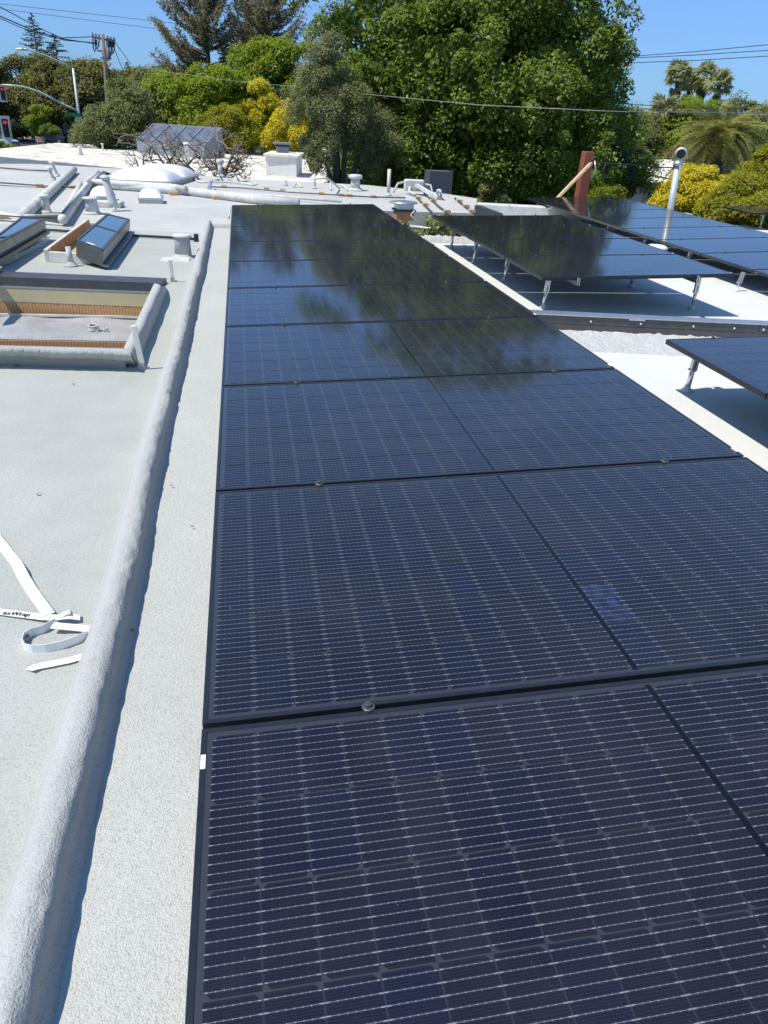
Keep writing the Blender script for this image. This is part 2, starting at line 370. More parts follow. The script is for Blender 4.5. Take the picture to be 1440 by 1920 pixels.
# low far hills
mb = MB()
def hill(u, v):
    a = rad(-60+120*u); r = 600+250*v
    h = (15+5*math.sin(u*17)+3*math.sin(u*41+1))*math.sin(math.pi*min(1, v*1.0+0.02)*0.5)
    return (r*math.sin(a), r*math.cos(a), GZ+h)
mb.grid(hill, 80, 6); M['hill'] = plain('far_hill', (0.09, 0.12, 0.10), 0.95, var=0.2, scale=0.02); struct('hills', mb, M['hill'], True)

# ================================================================= SOLAR ARRAYS
PW, PD, PITCH = 1.821, 1.016, 1.030
FR_H = 0.030; RIM = 0.011
def frame_mb():
    mb = MB(); w_, d_ = PW, PD
    for (x0, y0, x1, y1) in ((0, 0, w_, RIM), (0, d_-RIM, w_, d_), (0, RIM, RIM, d_-RIM), (w_-RIM, RIM, w_, d_-RIM)):
        mb.box(((x0+x1)/2, (y0+y1)/2, -FR_H/2), (x1-x0, y1-y0, FR_H))
    return mb
frame_me = frame_mb().mesh('frame', M['frame'])
bm = bmesh.new(); bm.from_mesh(frame_me); bmesh.ops.bevel(bm, geom=list(bm.edges), offset=0.0012, segments=1, affect='EDGES'); bm.to_mesh(frame_me); bm.free()
lam = MB(); lam.box((PW/2, PD/2, -0.0045), (PW-2*RIM+0.004, PD-2*RIM+0.004, 0.005)); lam_me = lam.mesh('laminate', M['laminate'])
CW, CH = 0.0796, 0.1585
NX, NY = 22, 6
def cell_xy(i, j):
    half = i//11
    x = 0.0215+i*0.0804 + (0.0120 if half else 0.0)
    y = 0.022+j*0.1622
    return x, y
def cell_mesh(cells):
    mb = MB(); uv = []; c = 0.011
    for (x, y, flip) in cells:
        if flip: P = [(0,0),(CW-c,0),(CW,c),(CW,CH-c),(CW-c,CH),(0,CH)]
        else: P = [(c,0),(CW,0),(CW,CH),(c,CH),(0,CH-c),(0,c)]
        mb.add([(x+a, y+b, -0.0012) for a, b in P], [tuple(range(6))])
        uv += [(a/CW, b/CH) for a, b in P]
    mb.uv = uv
    return mb.mesh('solar_cell', M['cell'])
cell_me = {f: cell_mesh([(0, 0, f)]) for f in (True, False)}
all_cells_me = cell_mesh([(*cell_xy(i, j), (j % 2) == 0) for j in range(NY) for i in range(NX)])
cst = MB(); cst.box((PW/2, PD/2, -0.0016), (0.0122, PD-0.036, 0.0012)); cst_me = cst.mesh('centre_strip', M['seam'])
stk = MB(); stk.box((0, 0, 0.0), (0.009, 0.034, 0.0009)); stk_me = stk.mesh('sticker', M['sticker'])
cl = MB(); cl.lathe([(0.0135, 0.0), (0.0135, 0.002), (0.012, 0.0032), (0.0075, 0.0034)], 16); clw_me = cl.mesh('clamp_washer', M['dkmetal'])
cl = MB(); cl.lathe([(0.0072, 0.003), (0.0072, 0.009), (0.006, 0.0102)], 6); cl.lathe([(0.003, 0.010), (0.003, 0.0115)], 6); clb_me = cl.mesh('bolt', M['dkmetal'])
def link_me(name, me, parent, loc=(0,0,0)):
    o = bpy.data.objects.new(name, me); COL.objects.link(o); o.parent = parent; o.location = loc; o.color = (0, 0, 0, 1); return o
class Array:
    def __init__(s, org, X, Y):
        s.o = Vector(org); s.X = Vector(X).normalized(); s.Z = s.X.cross(Vector(Y)).normalized(); s.Y = s.Z.cross(s.X)
        s.M = Matrix((s.X, s.Y, s.Z)).transposed()
    def p(s, x, y, z=0.0): return s.o+s.X*x+s.Y*y+s.Z*z
def solar_panel(arr, i, label, group, detail=False, clamps=(0.325, 1.515), sticker='right', split=None, y_first=0.007):
    e = thing('solar_panel', arr.p(0, i*PITCH+y_first), label, 'solar panel', group, arr.M.to_euler())
    link_me('frame', frame_me, e); link_me('laminate', lam_me, e); link_me('centre_strip', cst_me, e)
    if detail:
        for j in range(NY):
            for k in range(NX):
                x, y = cell_xy(k, j); link_me('solar_cell', cell_me[(j % 2) == 0], e, (x, y, 0))
    else:
        tag(link_me('solar_cells', all_cells_me, e), kind='stuff')
    for cx in clamps:
        w_ = link_me('clamp_washer', clw_me, e, (cx, PD+0.007, 0.0006)); link_me('bolt', clb_me, w_)
    if sticker: link_me('sticker', stk_me, e, (PW-0.0058, 0.05, 0.0003) if sticker == 'right' else (0.0058, PD-0.085, 0.0003))
    return e
tt = math.atan(0.034)
A1 = Array((0, 0, 0.12), (math.cos(tt), 0, math.sin(tt)), (0, 1, 0))
nm1 = {-1: 'nearest black solar panel of the long array, cut off by the bottom of the photo',
       0: 'second panel from the near end of the long array, with a bluish reflecting patch',
       1: 'third panel from the near end of the long array beside the grey curb',
       2: 'fourth panel from the near end of the long array, level with the light well',
       3: 'fifth panel from the near end of the long array, where the reflected tree begins',
       4: 'sixth panel from the near end of the long array, half darkened by the tree',
       5: 'fourth panel from the far end of the long array beside the grey curb',
       6: 'third panel from the far end of the long array',
       7: 'second panel from the far end of the long array, in front of the last one',
       8: 'farthest panel of the long array, below the white far roof'}
for i in range(-1, 9):
    e = solar_panel(A1, i, nm1[i], 'panels of the long array', detail=(i <= 4), sticker='left' if i == -1 else 'right')
    if i == 0:
        blue = e
for ch in blue.children:      # reflective film's blue sheen, painted as one cell's tint
    if ch.name.startswith('solar_cell'):
        l = ch.location
        if 0.925 < l.x+CW/2 < 1.03 and 0.18 < l.y+CH/2 < 0.34: ch.color = (0.016, 0.024, 0.075, 1)
A2 = Array((2.64, 5.164, 0.0275), (1, .004, .0283), (-.004, 1, .0077))
nm2 = ['front solar panel of the raised middle array, its near edge carried on two legs', 'second panel from the front of the raised middle array',
       'third panel from the front of the raised middle array', 'farthest panel of the raised middle array, all dark with the reflected tree']
P2 = [solar_panel(A2, i, nm2[i], 'panels of the raised middle array', y_first=0.0, clamps=(0.32, 1.45)) for i in range(4)]
A3 = Array((5.4915, 6.3864, -0.0845), (.999, .001, .04), (-.001, 1, .0068))
nm3 = {-1: 'nearest panel of the far right array, mostly out of frame at the right edge',
       0: 'second panel from the near end of the far right array, cut off at the right',
       1: 'third panel from the near end of the far right array', 2: 'fourth panel from the near end of the far right array',
       3: 'fourth panel from the far end of the far right array, reflecting the hooded pipe',
       4: 'third panel from the far end of the far right array', 5: 'second panel from the far end of the far right array',
       6: 'farthest panel of the far right array, reflecting the red post'}
P3 = [solar_panel(A3, i, nm3[i], 'panels of the far right array', y_first=0.0) for i in range(-1, 7)]
A4 = Array((2.70, 3.155-PITCH, 0.023), (1, 0, .0283), (0, 1, .0077))
P4 = [solar_panel(A4, 0, 'solar panel corner jutting in from the right edge of the photo', 'panels of the near right array', detail=False, y_first=0.0)]
solar_panel(A4, -1, 'panel mostly out of frame, in front of the one jutting in from the right', 'panels of the near right array', y_first=0.0)
A5 = Array((9.19, 11.9, -0.03), (1, 0.0, .04), (0, 1, .007))
P5 = [solar_panel(A5, 0, 'solar panel far off at the right edge of the photo in front of yellow bushes', None, y_first=0.0)]
# rails under the arrays
def rails(arr, y0, y1, xs, lab):
    for x, l in zip(xs, lab):
        mb = MB(); a = arr.p(x, y0, -FR_H-0.020); b = arr.p(x, y1, -FR_H-0.020)
        mb.bar(a, b, 0.034, 0.038, arr.Z)
        e = thing('mounting_rail', a, l, 'rail', 'rails under the solar panels')
        mb.build('rail', M['frame'], e)
        mb = MB(); c = arr.p(x, y0-0.004, -FR_H-0.019); mb.bar(arr.p(x-.008, y0-.006, -FR_H-.036), arr.p(x-.008, y0-.006, 0.0), 0.010, 0.006, arr.Y); mb.bar(arr.p(x+.010, y0-.006, -FR_H-.04), arr.p(x+.010, y0-.006, -.008), 0.008, 0.006, arr.Y); mb.build('end_clamp', M['alu'], e)
rails(A1, -0.99, 9.24, (0.325, 1.515), ('black rail seen in the gaps under the left side of the long array', 'black rail seen in the gaps under the right side of the long array'))
rails(A2, -0.03, 4.16, (0.32, 1.45), ('left black rail end under the front edge of the middle array', 'right black rail end under the front edge of the middle array'))
rails(A3, -0.95, 7.2, (0.33, 1.5), ('rail under the left side of the far right array', 'rail under the right side of the far right array'))
rails(A4, -1.0, 1.06, (0.33, 1.5), ('rail under the left side of the near right panels', 'rail under the right side of the near right panels'))
# adjustable legs: parts of the panel they carry
def leg(base, top, panel):
    base = Vector(base); top = Vector(top); d = top-base
    Mi = (Matrix.Translation(panel.location) @ panel.rotation_euler.to_matrix().to_4x4()).inverted()
    root = None
    def put(mb, nm, m_, **k):
        nonlocal root
        mb.v = [tuple(Mi @ Vector(p)) for p in mb.v]; o = mb.build(nm, m_, root or panel, world=False, **k)
        if root is None: root = o
        return o
    mb = MB(); mb.tube([base, base+d*0.62], 0.0165, 12); put(mb, 'mounting_leg', M['alu'], smooth=True)
    mb = MB(); mb.lathe([(0.040, 0), (0.036, 0.012), (0.020, 0.028), (0.0165, 0.045)], 14, base); put(mb, 'foot', M['right'], smooth=True)
    mb = MB(); a = base+d*0.42; mb.bar(a, top, 0.042, 0.030, (0, 1, 0)); put(mb, 'bracket', M['alu'], bevel=0.002)
    mb = MB(); q = base+d*0.46; mb.tube([q+Vector((-.036, 0, 0)), q+Vector((.03, 0, 0))], 0.006, 8); put(mb, 'bolt', M['gal'])
RZ = -0.32
def legs_for(arr, px, offx, panels, i0):
    for x, y in px:
        b = on(x, y, RZ); rel = Vector((b.x, b.y, 0))-Vector((arr.o.x, arr.o.y, 0))
        lx, ly = rel.dot(arr.X), rel.dot(arr.Y)
        top = arr.p(lx+offx, ly, -FR_H-0.002)
        leg(b, top, panels[max(0, min(len(panels)-1, int(math.floor(ly/PITCH))-i0))])
legs_for(A2, [(1018, 578), (946, 526), (888, 493), (846, 465)], 0.02, P2, 0)
legs_for(A2, [(1297, 580), (1183, 538)], 0.0, P2, 0)
legs_for(A3, [(1380, 546), (1287, 497), (1206, 462), (1138, 435), (1083, 414), (1053, 404), (1004, 401)], 0.03, P3, -1)
legs_for(A4, [(1287, 734)], 0.02, P4, 0)
legs_for(A5, [(1425, 428)], 0.0, P5, 0)

# ================================================================= NEAR ROOF THINGS
# long foam curb
crng = np.random.RandomState(3)
cn, cm = 760, 26
prof = np.array([(-0.322, -0.008), (-0.306, 0.014), (-0.293, 0.048), (-0.280, 0.064), (-0.262, 0.071), (-0.242, 0.070), (-0.227, 0.061), (-0.219, 0.045), (-0.217, 0.020), (-0.206, 0.004), (-0.19, -0.012)])
tp = np.linspace(0, 1, len(prof)); tq = np.linspace(0, 1, cm+1); px_ = np.interp(tq, tp, prof[:, 0]); pz_ = np.interp(tq, tp, prof[:, 1])
def smooth(n, k, amp):
    a = np.convolve(crng.randn(n+2*k+2), np.hanning(k+2)[1:-1], 'same')[k:k+n]; return amp*a/np.std(a)
def smooth2(n, m_, k, amp):
    a = crng.randn(n+2*k+2, m_+2*k+2); h = np.hanning(k+2)[1:-1]
    a = np.apply_along_axis(lambda q: np.convolve(q, h, 'same'), 0, a); a = np.apply_along_axis(lambda q: np.convolve(q, h, 'same'), 1, a)
    a = a[k:k+n, k:k+m_]; return amp*a/np.std(a)
ox = smooth(cn+1, 70, .0030)+smooth(cn+1, 18, .0007); oz = smooth(cn+1, 60, .04)+smooth(cn+1, 16, .012); on2 = smooth2(cn+1, cm+1, 3, .0006)+smooth2(cn+1, cm+1, 8, .0005)
mb = MB()
def curbf(u, v):
    i = int(round(v*cn)); j = int(round(u*cm)); e_ = min(1, max(0, pz_[j])/.03)
    return (px_[j]+ox[i]+on2[i, j]*e_*(1 if j < cm*.5 else 1.2), -1.6+v*9.72, pz_[j]*(1+oz[i])+on2[i, j]*1.3*e_)
mb.grid(curbf, cm, cn)
o = tag(mb.build('roof_curb', M['curb'], None, True), 'long rounded grey foam curb running between the plain left roof and the array strip', 'curb')
mb = MB()
mb.grid(lambda u, v: (-0.25+0.24*u, 8.03+0.07*(v-.5)+0.03, 0.045*math.sin(math.pi*v)-.004), 12, 6)
tag(mb.build('roof_curb', M['curb'], None, True), 'short low foam ridge joining the far end of the long curb to the array', 'curb')

# light well
lw = thing('light_well', (WX1, WY0, 0), 'sunken light well with a coated curb, khaki board and cedar slats, left of the stake', 'light well')
def well_line(px0, py0, px1, py1, z): return on(px0, py0, z), on(px1, py1, z)
f_out0, f_out1 = on(-120, 668, 0), on(258, 684, 0); f_top0, f_top1 = on(-120, 656, .10), on(246, 665, .10)
fi0, fi1 = on(-120, 646, .10), on(232, 655, .10)
mb = MB()
# front curb wall
n = 40
def fcurb(u, v):
    pr_ = [0.0, .12, .3, .55, .8, 1.0][int(round(v*5))]
    u = 1-(1-u)*2.2; a = f_out0.lerp(f_out1, u); b = f_top0.lerp(f_top1, u); c = fi0.lerp(fi1, u)
    j = 0.006*math.sin(u*93)+0.004*math.sin(u*211+1)
    pts = [a+Vector((0, 0, -.01)), a.lerp(b, .25)+Vector((0, -.012+j, .0)), a.lerp(b, .8)+Vector((0, -.012+j, 0)), b.lerp(c, .2)+Vector((0, 0, .012)), c+Vector((0, 0, .006)), c+Vector((0, .004, -.5))]
    return pts[int(round(v*5))]
mb.grid(fcurb, n*2, 5)
mb.build('curb_front', M['curb'], lw, True)
ro0, ro1 = on(258, 684, 0), on(314, 542, 0); rt0, rt1 = on(246, 662, .10), on(303, 535, .10); ri0, ri1 = on(232, 652, .10), on(289, 531, .10)
mb = MB()
def rcurb(u, v):
    a = ro0.lerp(ro1, u); b = rt0.lerp(rt1, u); c = ri0.lerp(ri1, u); j = 0.003*math.sin(u*23)
    pts = [a+Vector((.005, 0, -.01)), a.lerp(b, .3)+Vector((j, 0, .01)), b+Vector((j, 0, -.006)), b.lerp(c, .3)+Vector((j, 0, .003)), c+Vector((0, 0, .0)), c+Vector((-.002, 0, -.5))]
    return pts[int(round(v*5))]
mb.grid(rcurb, 16, 5); mb.build('curb_side', M['curb'], lw, True)
mb = MB(); mb.box8([on(246, 662, 0)+Vector((0, 0, -.01)), ro0+Vector((0, 0, -.01)), ro0+Vector((.0, .06, -.01)), on(246, 662, 0)+Vector((0, .06, -.01)), rt0+Vector((-.05, .01, 0)), rt0, rt0+Vector((0, .05, 0)), rt0+Vector((-.05, .05, 0))]); mb.build('curb_corner', M['curb'], lw, bevel=.012)
# back wall, stacked from the coping down
bz = [0.035, -0.045, -0.055, -0.165, -0.225]
bd = (B1-B0); bd.z = 0
def bwall(z0, z1, fwd, name, mat, th=0.03):
    n_ = Vector((bd.y, -bd.x, 0)).normalized()
    a = B0+n_*fwd; b = B1+n_*fwd; k = n_*(-th)
    P = [Vector((p.x, p.y, z)) for z in (z1, z0) for p in (a, b, b+k, a+k)]
    return MB().box8([P[0], P[1], P[2], P[3], P[4], P[5], P[6], P[7]]).build(name, mat, lw)
bwall(0.035, -0.028, .001, 'coping', M['dkmetal'], .20); bwall(-0.028, -0.040, .003, 'drip_edge', M['alu'], .03); bwall(-0.040, -0.142, 0.0, 'khaki_board', M['olive'])
bwall(-0.14, -0.5, -0.022, 'backing', M['dkmetal'], .01)
n_ = Vector((bd.y, -bd.x, 0)).normalized(); L = bd.length; du = bd.normalized()
sl_me = MB().box((0, 0, -0.045), (0.0205, 0.014, 0.09)).mesh('slat', M['slat'])
ang = math.atan2(bd.y, bd.x)
k = 0; xx = L-0.012
while xx > L-2.2:
    o = bpy.data.objects.new('slat', sl_me); COL.objects.link(o); o.parent = lw
    p = B0+du*xx+n_*(-0.010+0.002*rnd.random()); o.location = Vector((p.x, p.y, -0.142))-lw.location; o.rotation_euler = (0, 0, ang); xx -= 0.0228
# lower membrane roof seen inside the well, with its own slatted edge
mz = -0.235
m0, m1 = on(-160, 590, mz), on(272, 598, mz); m2, m3 = on(252, 640, mz), on(-160, 633, mz)
m0 = m1+(m0-m1)*1.6; m3 = m2+(m3-m2)*1.6
mb = MB()
def mem(u, v):
    p = m3.lerp(m2, u).lerp(m0.lerp(m1, u), v)
    return (p.x, p.y, mz+0.010*math.sin(u*9+v*3)*math.sin(math.pi*v)+0.006*math.sin(u*31)*v)
mb.grid(mem, 50, 12); mb.build('membrane', M['membrane'], lw, True)
mb = MB(); mb.bar(m0+Vector((0, 0, .012)), m1+Vector((0, 0, .012)), .02, .016); mb.build('edge_strip', M['wpaint'], lw)
fd = (m2-m3); fd.z = 0; L2 = fd.length; fu = fd.normalized(); fn = Vector((fd.y, -fd.x, 0)).normalized(); xx = L2-0.01; ang2 = math.atan2(fd.y, fd.x)
while xx > L2-2.2:
    o = bpy.data.objects.new('slat', sl_me); COL.objects.link(o); o.parent = lw
    p = m3+fu*xx+fn*0.010; o.location = Vector((p.x, p.y, mz-0.004))-lw.location; o.rotation_euler = (0, 0, ang2); xx -= 0.0228
mb = MB(); mb.bar(m3+Vector((0, 0, -.06)), m2+Vector((0, 0, -.06)), .008, .12); mb.build('backing', M['dkmetal'], lw)
# rope coil on the membrane
cc = on(177, 622, mz); cr = thing('rope_coil', cc+Vector((0, 0, .012)), 'small coil of white cord lying on the grey membrane in the light well', 'cord')
pts = [cc+Vector((0.030*math.cos(a*.9)*(1+.2*math.sin(a*.31)), 0.028*math.sin(a*.9), .010+.0012*a)) for a in np.linspace(0, 32, 110)]
mb = MB(); mb.tube(pts, .0042, 6); pts = [cc+Vector((.075+0.014*math.cos(a), .004+0.014*math.sin(a), .010+.001*a)) for a in np.linspace(0, 16, 50)]; mb.tube(pts, .0045, 6); mb.build('coil', M['wpaint'], cr, True)
e0 = on(171, 600, mz+.02); mb = MB(); mb.tube([cc+Vector((.03, .02, .012)), cc.lerp(e0, .4)+Vector((.015, 0, .012)), e0], .004, 6); mb.build('loose_end', M['wpaint'], cr, True)

# stakes
for px, h, lean, lab in (((267, 693), .225, (-.018, -.01), 'pale wooden stake by the front corner of the light well, nearer of the two stakes'), ((324, 529), .165, (-.006, -.004), 'pale wooden stake between the big vent and the light well, farther of the two stakes')):
    b = on(*px, 0); e = thing('wooden_stake', b, lab, 'stake', 'survey stakes on the left roof')
    mb = MB(); mb.bar(b+Vector((0, 0, .035)), b+Vector((lean[0], lean[1], h)), .028, .012, (0, 1, 0)); mb.build('upper', M['stake'], e, bevel=.002)
    mb = MB(); mb.bar(b, b+Vector((lean[0]*.16, lean[1]*.16, .036)), .030, .014, (0, 1, 0)); mb.build('grey_tip', M['left'], e)
    mb = MB(); mb.lathe([(.02, 0), (.014, .006), (.006, .010)], 8, b+Vector((.022, .012, 0))); mb.build('foam_dab', M['olive'], e)

# vents on the left roof
def vent(px, z, prof, label, group=None, lean=(0, 0), mat='wpaint', n=18, parts=None):
    b = on(*px, z); e = thing('roof_vent', b, label, 'vent', group)
    for nm, pf, mt in prof:
        mb = MB(); mb.lathe(pf, n, b); 
        mb.v = [(x+lean[0]*(zz-z), y+lean[1]*(zz-z), zz) for x, y, zz in mb.v]
        mb.build(nm, M[mt], e, True)
    return e
vg = 'white pipe vents on the left roof'
v = vent((344, 482), 0, [('flashing', [(.105, 0), (.10, .006), (.078, .014), (.073, .03)], 'far'), ('pipe', [(.073, .02), (.066, .16), (.066, .175)], 'curb'), ('cap', [(.066, .168), (.082, .172), (.084, .184), (.070, .192), (.035, .195), (.0, .196)], 'wpaint')], 'stout white vent pipe with a flat cap, close beside the far part of the curb', vg)
mb = MB(); b = on(335, 488, 0); mb.box8([b+Vector(q) for q in ((-.15, -.09, 0), (.10, -.09, 0), (.10, .1, 0), (-.15, .1, 0), (-.14, -.08, .012), (.09, -.08, .012), (.09, .09, .012), (-.14, .09, .012))]); mb.build('base_pad', M['wpaint'], v)
vent((174, 401), 0, [('flashing', [(.11, 0), (.10, .012), (.085, .03)], 'far'), ('pipe', [(.085, .01), (.068, .13), (.068, .16)], 'wpaint'), ('cap', [(.068, .155), (.098, .168), (.10, .182), (.06, .192), (0, .194)], 'wpaint')], 'wide white vent with a round cap, between the pale ducts and the small bubble skylight', vg)
vent((88, 399), 0, [('flashing', [(.075, 0), (.06, .014), (.05, .03)], 'far'), ('pipe', [(.05, .01), (.043, .15), (.043, .17)], 'wpaint'), ('cap', [(.043, .165), (.066, .182), (.066, .196), (.03, .203), (0, .203)], 'wpaint')], 'slim white vent with a round cap, left of the wide vent and ducts', vg)
vent((134, 499), 0, [('flashing', [(.062, 0), (.045, .010), (.026, .035)], 'left'), ('pipe', [(.023, .02), (.021, .15), (.017, .15), (.017, .10)], 'wpaint')], 'thin open white pipe in front of the plywood skylight curb', vg, lean=(-.04, 0))
v = vent((214, 388), 0.05, [('pipe', [(.062, .0), (.056, .06), (.046, .26), (.046, .32)], 'wpaint'), ('cap', [(.046, .31), (.062, .33), (.058, .345), (.02, .36), (0, .36)], 'wpaint')], 'tall leaning white vent on a low white box beside the small bubble skylight', vg, lean=(-.22, 0.1))
b = on(205, 388, 0); mb = MB(); mb.box(b+Vector((.0, .02, .035)), (.34, .20, .07), rz=-.15); mb.build('base_box', M['wpaint'], v, bevel=.008)
vent((215, 393), 0.0, [('pipe', [(.03, 0), (.022, .01), (.02, .08), (.012, .085), (0, .086)], 'wpaint')], 'very short white pipe stub in front of the tall leaning vent', vg)

# skylights pulled off their curbs
def skylight(P, th, label, glass_frac=0.52, group='lifted skylights'):
    # P: front-left, front-right, back-right, back-left of the top
    P = [Vector(p) for p in P]; nrm = (P[1]-P[0]).cross(P[3]-P[0]).normalized()
    e = thing('roof_skylight', P[0]-nrm*th, label, 'skylight', group)
    mb = MB(); inner = 0.012
    mb.box8([p-nrm*th for p in P]+[p-nrm*0.006 for p in P]); mb.build('body', M['dkmetal'], e, bevel=.003)
    c = [P[0].lerp(P[1], .06), P[0].lerp(P[1], .94), P[3].lerp(P[2], .94), P[3].lerp(P[2], .06)]
    mb = MB(); mid0 = P[0].lerp(P[3], glass_frac); mid1 = P[1].lerp(P[2], glass_frac)
    def rail_(a, b, w_): MB.bar(mb, a+nrm*.002, b+nrm*.002, w_, .014, nrm)
    rail_(P[0].lerp(P[1], .03), P[3].lerp(P[2], .03), .02); rail_(P[0].lerp(P[1], .97), P[3].lerp(P[2], .97), .02); rail_(P[0].lerp(P[3], .008), P[1].lerp(P[2], .008), .02); rail_(P[0].lerp(P[3], .992), P[1].lerp(P[2], .992), .02)
    mb.build('frame', M['dkmetal'], e)
    mb = MB(); rail_(mid0, mid1, .022); mb.build('glazing_bar', M['dkmetal'], e)
    for f0, f1 in ((.02, glass_frac-.01), (glass_frac+.01, .98)):
        q = [c[0].lerp(c[3], f0), c[1].lerp(c[2], f0), c[1].lerp(c[2], f1), c[0].lerp(c[3], f1)]
        mb = MB(); mb.box8([p-nrm*.004 for p in q]+[p+nrm*.003 for p in q]); mb.build('pane', M['glass'], e)
    # metal skirt along the right side
    mb = MB(); a = P[1]-nrm*(th*.35); b = P[2]-nrm*(th*.35); mb.bar(a, b, .012, th*.62, nrm); mb.build('side_skirt', M['skirt'], e)
    return e, P, nrm
e, P, nn = skylight([on(143, 451, .185), on(193, 470, .15), on(243, 412, .15), on(201, 402, .185)], .125, 'long dark-framed skylight with blue panes, lying askew beside its plywood-lined curb')
mb = MB(); s_ = P[0].lerp(P[1], .35)+(P[3]-P[0])*.03+nn*.006; mb.bar(s_, s_+(P[1]-P[0])*.3, .03, .004, nn); mb.build('label', M['sticker'], e)
mb = MB(); a = P[1]-nn*.115; b = P[2]-nn*.115; mb.bar(a+Vector((.02, 0, -.005)), b+Vector((.03, 0, -.005)), .05, .018, nn); mb.build('sill_angle', M['skirt'], e)
e, P, nn = skylight([on(-75, 497, .19), on(0, 453, .19)+Vector((.0, -.62, 0)), on(83, 411, .19), on(41, 408, .19)], .11, 'dark-framed skylight propped on wood blocks, cut off by the left edge of the photo', .45)
mb = MB(); a = P[1]-nn*.10; b = P[2]-nn*.10; mb.bar(a+Vector((.012, 0, -.012)), b+Vector((.012, 0, -.012)), .04, .03, nn); mb.build('sill_angle', M['dkmetal'], e)
for px, d, lab in (((15, 485), (.16, .05, .045), 'short wood block propping the near end of the left skylight'), ((76, 445), (.10, .06, .07), 'wood block propping the far end of the left skylight')):
    b = on(*px, 0); mb = MB(); mb.box(b+Vector((0, 0, d[2]/2)), d, rz=-.2); tag(mb.build('wood_block', M['wood'], None, bevel=.003), lab, 'wood block', 'wood blocks under the left skylight')
# glazed curb below the left skylight
g = [on(8, 489, .02), on(25, 489, .02), on(112, 457, .02), on(60, 446, .02)]
g0 = on(-60, 520, .03); 
mb = MB(); q = [on(-60, 505, .035), on(12, 487, .035), on(92, 447, .035), on(55, 446, .035)]
e = thing('glass_curb', q[1], 'pale greenish glazed curb in the shade below the left skylight', 'skylight')
mb.box8([p+Vector((0, 0, -.04)) for p in q]+q); mb.build('pane', plain('pale_green_glass', (0.34, 0.42, 0.40), 0.15, var=.05), e)
mb = MB(); mb.bar(q[1].lerp(q[2], .5)+Vector((0, 0, .003)), q[0].lerp(q[3], .5)+Vector((0, 0, .003)), .02, .012); mb.build('glazing_bar', M['dkmetal'], e)
# open curb lined with plywood
ox0 = on(93, 487, 0); c0 = Vector((-1.50, 5.72, 0)); 
e = thing('skylight_curb', c0, 'open white-coated skylight curb lined with plywood, left of the dark skylight', 'curb')
def wallbox(a, b, th, h, nm, mat, z0=0.0):
    a = Vector(a); b = Vector(b); mb = MB(); mb.bar(a+Vector((0, 0, z0+h/2)), b+Vector((0, 0, z0+h/2)), th, h); return mb.build(nm, mat, e, bevel=.004)
wallbox((-1.485, 5.70, 0), (-1.485, 7.62, 0), .035, .10, 'side_wall', M['wpaint']); wallbox((-1.46, 5.70, 0), (-1.12, 5.62, 0), .035, .085, 'end_wall', M['wpaint']); wallbox((-1.12, 5.62, 0), (-1.12, 7.5, 0), .035, .06, 'side_wall', M['wpaint']); wallbox((-1.485, 7.62, 0), (-1.12, 7.52, 0), .035, .08, 'end_wall', M['wpaint'])
wallbox((-1.455, 5.74, 0), (-1.455, 7.58, 0), .012, .118, 'plywood_lining', M['ply'], -.005)
mb = MB(); mb.add([(-1.46, 5.72, .008), (-1.13, 5.64, .008), (-1.13, 7.5, .008), (-1.46, 7.58, .008)], [(0, 1, 2, 3)]); mb.build('inner_floor', M['ply'], e)

# thin black drain line with a little box
def cable(name, pts, r, label, cat, mat='wire', group=None, n=6):
    mb = MB(); mb.tube(pts, r, n); return tag(mb.build(name, M[mat], None, True), label, cat, group)
a, b = on(70, 429.5, .02), on(366, 448, .02)
cable('conduit', [a, a.lerp(b, .5)+Vector((0, 0, -.003)), b], .013, 'thin dark line of conduit across the left roof behind the skylights', 'conduit')
bx = on(368, 447, .03); mb = MB(); mb.box(bx+Vector((0, 0, .005)), (.045, .05, .075)); tag(mb.build('junction_box', M['black'], None, bevel=.004), 'small black box where the dark conduit meets the curb', 'junction box')
# white corner downpipe strip at the array's far left corner
p0 = on(431.5, 432, .0); p1 = Vector((-.012, 9.3, .0))
mb = MB(); mb.bar((-.028, 8.1, .10), (-.016, 9.32, .105), .012, .03); tag(mb.build('edge_trim', M['wpaint'], None), 'white edge trim beside the far left corner of the long array', 'trim')

# tape scraps
def ribbon(name, pts, wdt, label, mat, up=None, group='scraps of white tape', tilt=None):
    pts = [Vector(p) for p in pts]; P = []; k = len(pts)
    for i, p in enumerate(pts):
        d = (pts[min(i+1, k-1)]-pts[max(i-1, 0)]).normalized()
        u = Vector(up[i]) if up else Vector((d.y, -d.x, 0))
        u = (u-d*u.dot(d)).normalized()
        P += [p-u*wdt/2, p+u*wdt/2]
    mb = MB(); mb.add(P, [(2*i, 2*i+1, 2*i+3, 2*i+2) for i in range(k-1)])
    o = mb.build(name, M[mat], None, False)
    md = o.modifiers.new('thick', 'SOLIDIFY'); md.thickness = .0012; md.offset = 0
    return tag(o, label, 'tape', group) if label else o
def pl(L_, z=0.006): return [on(x, y, zz) for x, y, zz in L_]
ribbon('tape_scrap', pl([(-14, 1000, .012), (4, 1022, .010), (30, 1055, .006), (36, 1066, .020), (44, 1082, .012), (60, 1108, .006), (80, 1136, .010), (92, 1152, .014)]), .030, 'straight strip of white tape slanting in from the left edge of the photo', 'tape')
ta = pl([(-30, 1140, .006), (0, 1147, .006), (40, 1152, .007), (80, 1157, .010), (105, 1158, .016), (130, 1155, .020), (150, 1158, .010)])
ribbon('tape_scrap', ta, .024, 'printed strip of white tape lying across, ending in exWrap', 'tape')
